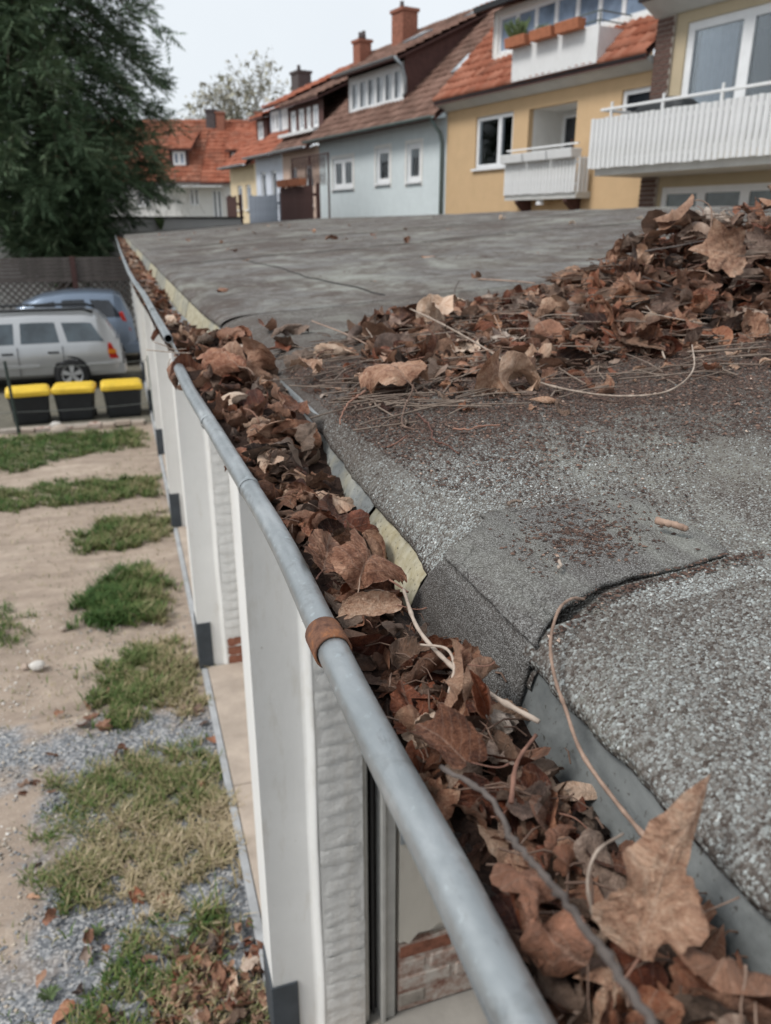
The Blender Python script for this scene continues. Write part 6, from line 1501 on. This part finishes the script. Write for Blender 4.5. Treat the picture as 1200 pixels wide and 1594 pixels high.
# ------------------------------------------------------------------ trees
def needle_tree():
    T0 = Vector((-1.5, 24.2, 0)); root = empty('evergreen_tree', T0, 'big dark evergreen with drooping sprays overhanging the far fence', 'tree')
    mb = MB(); mb.tube([(0, 0, -.1), (.05, .02, 2.5), (0, .1, 6), (.1, 0, 10), (.05, 0, 13.5)], [.28, .24, .19, .11, .03], 12); mb.build('trunk', 'bark', root, smooth=True)
    limb = MB(); P, D, S_ = [], [], []
    prof = lambda z: float(np.interp(z, [1.9, 2.4, 3.8, 4.8, 6.3, 8.5, 11, 13.8], [.5, .8, 1.5, 2.5, 3.2, 3.4, 2.6, .3]))
    nb = 340
    for k in range(nb):
        z = 1.9 + 11.6 * (k / nb) ** 1.05; az = k * 2.39996 + rng.normal(0, .25); Rr = prof(z) * rng.uniform(.72, 1.12)
        if z > 6.3 and math.cos(az) > .2: Rr *= rng.uniform(.75, 1.05)
        d = Vector((math.cos(az), math.sin(az), 0)); up = rng.uniform(.05, .35); pts = []
        for t in np.linspace(0, 1, 7): pts.append(Vector((0, 0, z)) + d * (Rr * t) + Vector((0, 0, Rr * (up * t - (.42 + up) * t * t * rng.uniform(.85, 1.1)))) + Vector((rng.normal(0, .04), rng.normal(0, .04), 0)) * t)
        limb.tube(pts, [.045 * (1 - .85 * t) for t in np.linspace(0, 1, 7)], 5, False)
        ns = int((14 + 32 * Rr) * (.5 if (z > 5.5 and math.cos(az) > -.1) else .85))
        for s in range(ns):
            t = .18 + .84 * rng.random() ** .75; i = min(5, int(t * 6)); p = pts[i].lerp(pts[i + 1], min(1.1, t * 6 - i))
            side = Vector((-d.y, d.x, 0)) * rng.normal(0, 1); dirv = (d * rng.uniform(.4, 1.2) + side * .8 + Vector((0, 0, rng.uniform(-.75, .15)))).normalized()
            q = p + dirv * rng.uniform(0, .32)
            for m in range(2):
                P.append(q + Vector((rng.normal(0, .09), rng.normal(0, .09), rng.normal(0, .08)))); D.append((dirv + Vector(rng.normal(0, .35, 3))).normalized()); S_.append(rng.uniform(.22, .44) * (.8 + .4 * t)) 
    limb.build('limbs', 'bark', root, smooth=True)
    P = np.array(P); D = np.array(D); L = np.array(S_); N = len(P)
    up = np.array([0, 0, 1.]) + rng.normal(0, .5, (N, 3)); side = np.cross(D, up); side /= np.linalg.norm(side, axis=1, keepdims=True); nrm = np.cross(side, D)
    # fishbone spray: a spine with paired drooping leaflets
    tpl, F = [], []
    def add(pts): F.append([len(tpl) + i for i in range(3)]); tpl.extend(pts)
    for t in (.05, .25, .45, .65, .82):
        for sg in (-1, 1): w_ = .34 * (1 - t * .6); add([(t, 0, 0), (t + .22, sg * w_, -.05), (t + .10, sg * .02, .02)])
    add([(.0, -.025, 0), (1.1, 0, -.04), (.0, .025, 0)]); add([(.75, -.06, 0), (1.2, 0, -.06), (.75, .06, 0)])
    tpl = np.array(tpl); m = len(tpl)
    V = P[:, None] + L[:, None, None] * (tpl[None, :, 0:1] * D[:, None] + tpl[None, :, 1:2] * side[:, None] + tpl[None, :, 2:3] * nrm[:, None])
    Fa = (np.arange(N)[:, None, None] * m + np.array(F)).reshape(-1, 3)
    clump = .5 + .5 * wob(P[:, 0] * 1.3 + P[:, 1] * .4, P[:, 2] * 1.3, 1., 1.5)
    tint = np.clip(.30 + .42 * clump + rng.normal(0, .17, N), 0, 1)
    me = np_mesh('crown', V.reshape(-1, 3), Fa, {'tint': np.repeat(tint, m)}); link('crown', me, 'needles', root)
needle_tree()

def bare_tree(loc, H, W, label, seed, top):
    g = np.random.default_rng(seed); root = empty('budding_tree', loc, label, 'tree', 0, 'budding trees behind the far roofs'); tr = MB(); tw = MB(); leafP = []
    def grow(p, d, L, r, lev):
        q = p + d * L; mid = p.lerp(q, .5) + Vector(g.normal(0, L * .06, 3))
        (tr if lev < 2 else tw).tube([p, mid, q], [r, r * .85, r * .65], 6 if lev < 2 else 4, False)
        if lev >= 5:
            for _ in range(3): leafP.append(q + Vector(g.normal(0, .22, 3)))
            return
        for _ in range(4 if lev == 0 else 3):
            nd = (d + Vector(g.normal(0, .62, 3)) * (1 if lev else .8) + Vector((0, 0, .10))).normalized(); nd.x *= W; nd.normalize(); grow(q, nd, L * g.uniform(.6, .82), r * .6, lev + 1)
    grow(Vector((0, 0, 0)), Vector((0, 0, 1)), H * .36, .22, 0)
    tr.build('trunk', 'pale_bark', root, smooth=True); me = tw.mesh('branches'); at = me.attributes.new('tint', 'FLOAT', 'POINT'); at.data.foreach_set('value', np.full(len(me.vertices), .15, np.float32)); link('branches', me, 'blossom_twig', root)
    P = np.array(leafP); N = len(P); V = np.zeros((N, 3, 3))
    for c in range(3): V[:, c] = P + g.normal(0, .14, (N, 3))
    me = np_mesh('buds', V.reshape(-1, 3), np.arange(N * 3).reshape(N, 3), {'tint': np.repeat(np.clip(g.normal(.65, .25, N), 0, 1), 3)}); link('buds', me, 'blossom_twig', root)
bare_tree(fw(-9.1, 62), 12.3, 1.1, 'wide pale budding tree behind far roofs beside the lilac house chimney', 3, 10)
bare_tree(fw(-11.9, 62), 11.2, 1.0, 'smaller thin budding tree behind the far ridge, left of the wide one', 8, 9)
bare_tree(fw(-13.9, 64), 10.3, 1.0, 'faint low budding tree just right of the far grey chimney', 11, 9)
# shrubs before the far white house
mb = MB()
for _ in range(230):
    p = Vector((rng.normal(0, 1.6), rng.normal(0, .4), rng.uniform(.3, 2.4))); d = Vector((rng.normal(0, .3), rng.normal(0, .3), rng.uniform(.2, .6))); mb.tube([p, p + d * .5 + Vector(rng.normal(0, .04, 3)), p + d], .008, 3, False)
for k in range(7): mb.tube([(k * .5 - 1.5, 0, 0), (k * .5 - 1.5 + rng.normal(0, .2), 0, 1.7)], .012, 5, False)
o = mb.build('bare_shrub', 'pale_bark'); o.location = (fw(-12.4, 44)[0], fw(-12.4, 44)[1], 2.4 - 2.4); o.scale = (1.1, 1, 2.0); tag(o, 'leafless pale shrub in front of the far white house', 'shrub')

# ------------------------------------------------------------------ grass patches, weeds, pebbles
def in_poly(X, Y, poly):
    c = np.zeros(len(X), bool); n_ = len(poly)
    for i in range(n_):
        (x0, y0), (x1, y1) = poly[i], poly[(i + 1) % n_]
        c ^= ((y0 > Y) != (y1 > Y)) & (X < (x1 - x0) * (Y - y0) / (y1 - y0 + 1e-9) + x0)
    return c
def grass(poly, n_, hgt, dry, label, seed, dark=0.):
    g = np.random.default_rng(seed); px, py = [p[0] for p in poly], [p[1] for p in poly]
    X = g.uniform(min(px) - .12, max(px) + .12, n_ * 2); Y_ = g.uniform(min(py) - .12, max(py) + .12, n_ * 2)
    jx, jy = .15 * wob(X, Y_, 7., seed) + .09 * wob(X, Y_, 21., seed) + g.normal(0, .03, len(X)), .15 * wob(X, Y_, 7., seed + 3) + .09 * wob(X, Y_, 21., seed + 1) + g.normal(0, .03, len(X))
    k = in_poly(X + jx, Y_ + jy, poly) & (wob(X, Y_, 11., seed + 1.) > -.62 + .5 * g.random(len(X))); X, Y_ = X[k][:n_], Y_[k][:n_]; N = len(X)
    cl = .5 + .5 * wob(X, Y_, 7., seed + 2); h_ = hgt * (.35 + .75 * g.random(N)) * (.55 + .7 * cl); a = g.random(N) * 6.283; ln = h_ * g.uniform(.25, 1.25, N); wv = g.uniform(.0022, .0045, N) * (1 + hgt * 3)
    V = np.zeros((N, 5, 3)); ca, sa = np.cos(a), np.sin(a); z0 = np.full(N, -.02)
    for c, (t, s_) in enumerate(((0, -1), (0, 1), (.55, -.8), (.55, .8), (1, 0))):
        V[:, c] = np.stack([X + ca * ln * t * t - sa * wv * s_, Y_ + sa * ln * t * t + ca * wv * s_, z0 + h_ * (t - .25 * t * t) + .02], -1)
    F = np.array([[0, 1, 3], [0, 3, 2], [2, 3, 4]]); F = (np.arange(N)[:, None, None] * 5 + F).reshape(-1, 3)
    dm = .5 + .5 * wob(X, Y_, 5., seed + 7); tint = np.clip(dry(X, Y_) + .42 * (dm - .5) + g.normal(0, .17, N) - dark + .3 * (g.random(N) < .10), 0, 1)
    me = np_mesh('grass', V.reshape(-1, 3), F, {'tint': np.repeat(tint, 5)}); tag(link('grass', me, 'grass', None, 'stuff'), label, 'grass')
rightdry = lambda a, b: (lambda X, Y_: a + (b - a) * smooth01(-.5, .15, X))
grass([(-.66, 4.02), (.12, 4.10), (.24, 3.5), (.30, 3.05), (-.1, 2.98), (-.53, 3.0), (-.70, 3.5)], 15000, .085, lambda X, Y_: .42 + .38 * smooth01(3.9, 3.2, Y_) * smooth01(-.62, -.2, X) + .12 * smooth01(0, .3, X), 'large square patch of half dry grass between strips of blue gravel', 1)
grass([(-.50, 4.55), (.20, 4.48), (.24, 5.2), (-.05, 5.45), (-.42, 5.3)], 9000, .10, rightdry(.26, .62), 'olive grass patch on the far side of the gravel strip', 2)
grass([(-.55, 5.85), (.05, 5.80), (.12, 6.6), (-.1, 6.95), (-.50, 6.7), (-.62, 6.2)], 9000, .13, rightdry(.02, .45), 'dense dark green grass tuft in the middle of the yard', 3, .03)
grass([(-.66, 7.45), (.14, 7.55), (.14, 8.3), (-.3, 8.35), (-.62, 7.9)], 7000, .11, rightdry(.30, .5), 'green grass patch narrowing toward the second garage door', 4)
grass([(-2.2, 8.85), (-.9, 9.0), (.15, 9.05), (.18, 9.75), (-1., 9.9), (-2.2, 9.6)], 12000, .10, rightdry(.27, .38), 'long band of grass crossing the yard before the sandy path', 5)
grass([(-2.5, 10.6), (-1.4, 10.55), (-.7, 11.0), (.1, 11.3), (.12, 12.3), (-1.4, 12.4), (-2.6, 12.2)], 14000, .12, rightdry(.16, .38), 'bright green grass under the brick kerb below the bins', 6)
grass([(-1.35, 5.9), (-1.05, 5.75), (-1.0, 6.2), (-1.3, 6.6)], 1500, .08, lambda X, Y_: .22 + 0 * X, 'small grass tuft at the left edge of the sandy track', 7)
grass([(-.85, 8.0), (-.72, 7.98), (-.7, 8.12), (-.86, 8.12)], 260, .05, lambda X, Y_: .3 + 0 * X, 'tiny grass tuft in the sand beside the green patch', 8)
grass([(-.42, 2.72), (-.08, 2.80), (.2, 2.62), (.26, 2.2), (-.46, 2.1)], 4200, .08, rightdry(.32, .62), 'thin grass mixed with brown leaves nearest below the gutter', 9)
grass([(-.02, 2.66), (.12, 2.66), (.12, 2.82), (-.02, 2.82)], 1300, .16, lambda X, Y_: .52 + 0 * X, 'upright olive grass clump beside the nearest leaf drift', 10)
grass([(-2.4, 2.1), (.22, 2.1), (.22, 12.2), (-2.4, 12.2)], 5200, .045, lambda X, Y_: .45 + .25 * wob(X, Y_, 2.), 'sparse stray grass blades scattered over the whole yard', 21)
for k, (x, y, lab) in enumerate(((-.60, 2.62, 'tiny green weed at the lower left of the gravel'), (-.42, 2.88, 'tiny green weed on gravel under the dry grass'), (-.16, 2.86, 'little green weed on the gravel beside a brown leaf'), (-.66, 2.35, 'leafy green weed on the gravel nearest the left edge'))):
    mb = MB(); g = np.random.default_rng(k)
    for _ in range(26):
        a = g.random() * 6.28; L = g.uniform(.02, .055); c, s = math.cos(a), math.sin(a); mb.quad((0, 0, .0), (c * L * .6 - s * .008, s * L * .6 + c * .008, L * .5), (c * L, s * L, L * .55), (c * L * .6 + s * .008, s * L * .6 - c * .008, L * .5))
    o = mb.build('weed', 'plant_green'); o.location = (x, y, -.005); tag(o, lab, 'plant')
N = 22000
X = rng.uniform(-1.5, .27, N); Y_ = 2.1 + 4.2 * rng.random(N) ** 1.4
k = (rng.random(N) < np.where(Y_ < 4.7, .9, .35) * (.4 + .6 * (wob(X, Y_, 4., 2.) > -.1))); X, Y_ = X[k], Y_[k]; N = len(X)
r = .0035 + .011 * rng.random(N) ** 4; V = np.zeros((N, 6, 3)); a = rng.random(N) * 6.28
for c in range(4): V[:, c] = np.stack([X + r * np.cos(a + c * 1.571) * rng.uniform(.7, 1.2, N), Y_ + r * np.sin(a + c * 1.571) * rng.uniform(.6, 1.1, N), r * .25 + r * .3 * rng.random(N)], -1)
V[:, 4] = np.stack([X, Y_, r * rng.uniform(.7, 1., N)], -1); V[:, 5] = np.stack([X, Y_, -r], -1); V[:, :, 2] += (.022 * wob(X, Y_, 2.6) + .03 * wob(X, Y_, .8, 2))[:, None] - .001
F = np.array([[0, 1, 4], [1, 2, 4], [2, 3, 4], [3, 0, 4], [1, 0, 5], [2, 1, 5], [3, 2, 5], [0, 3, 5]]); F = (np.arange(N)[:, None, None] * 6 + F).reshape(-1, 3)
sandy = smooth01(-.55, -.95, X) * .3 + smooth01(4.2, 4.7, Y_) * .35
me = np_mesh('pebbles', V.reshape(-1, 3), F, {'tint': np.repeat(np.clip(rng.beta(1.6, 2.2, N) * .8 + sandy + .35 * (rng.random(N) < .12), 0, 1), 6)}); tag(link('pebbles', me, 'pebble', None, 'stuff'), 'loose grey and pale gravel strewn over the near yard', 'gravel')
print('leaves', NL[0], 'tris', sum(len(m.loops) - 2 * len(m.polygons) for m in bpy.data.meshes))
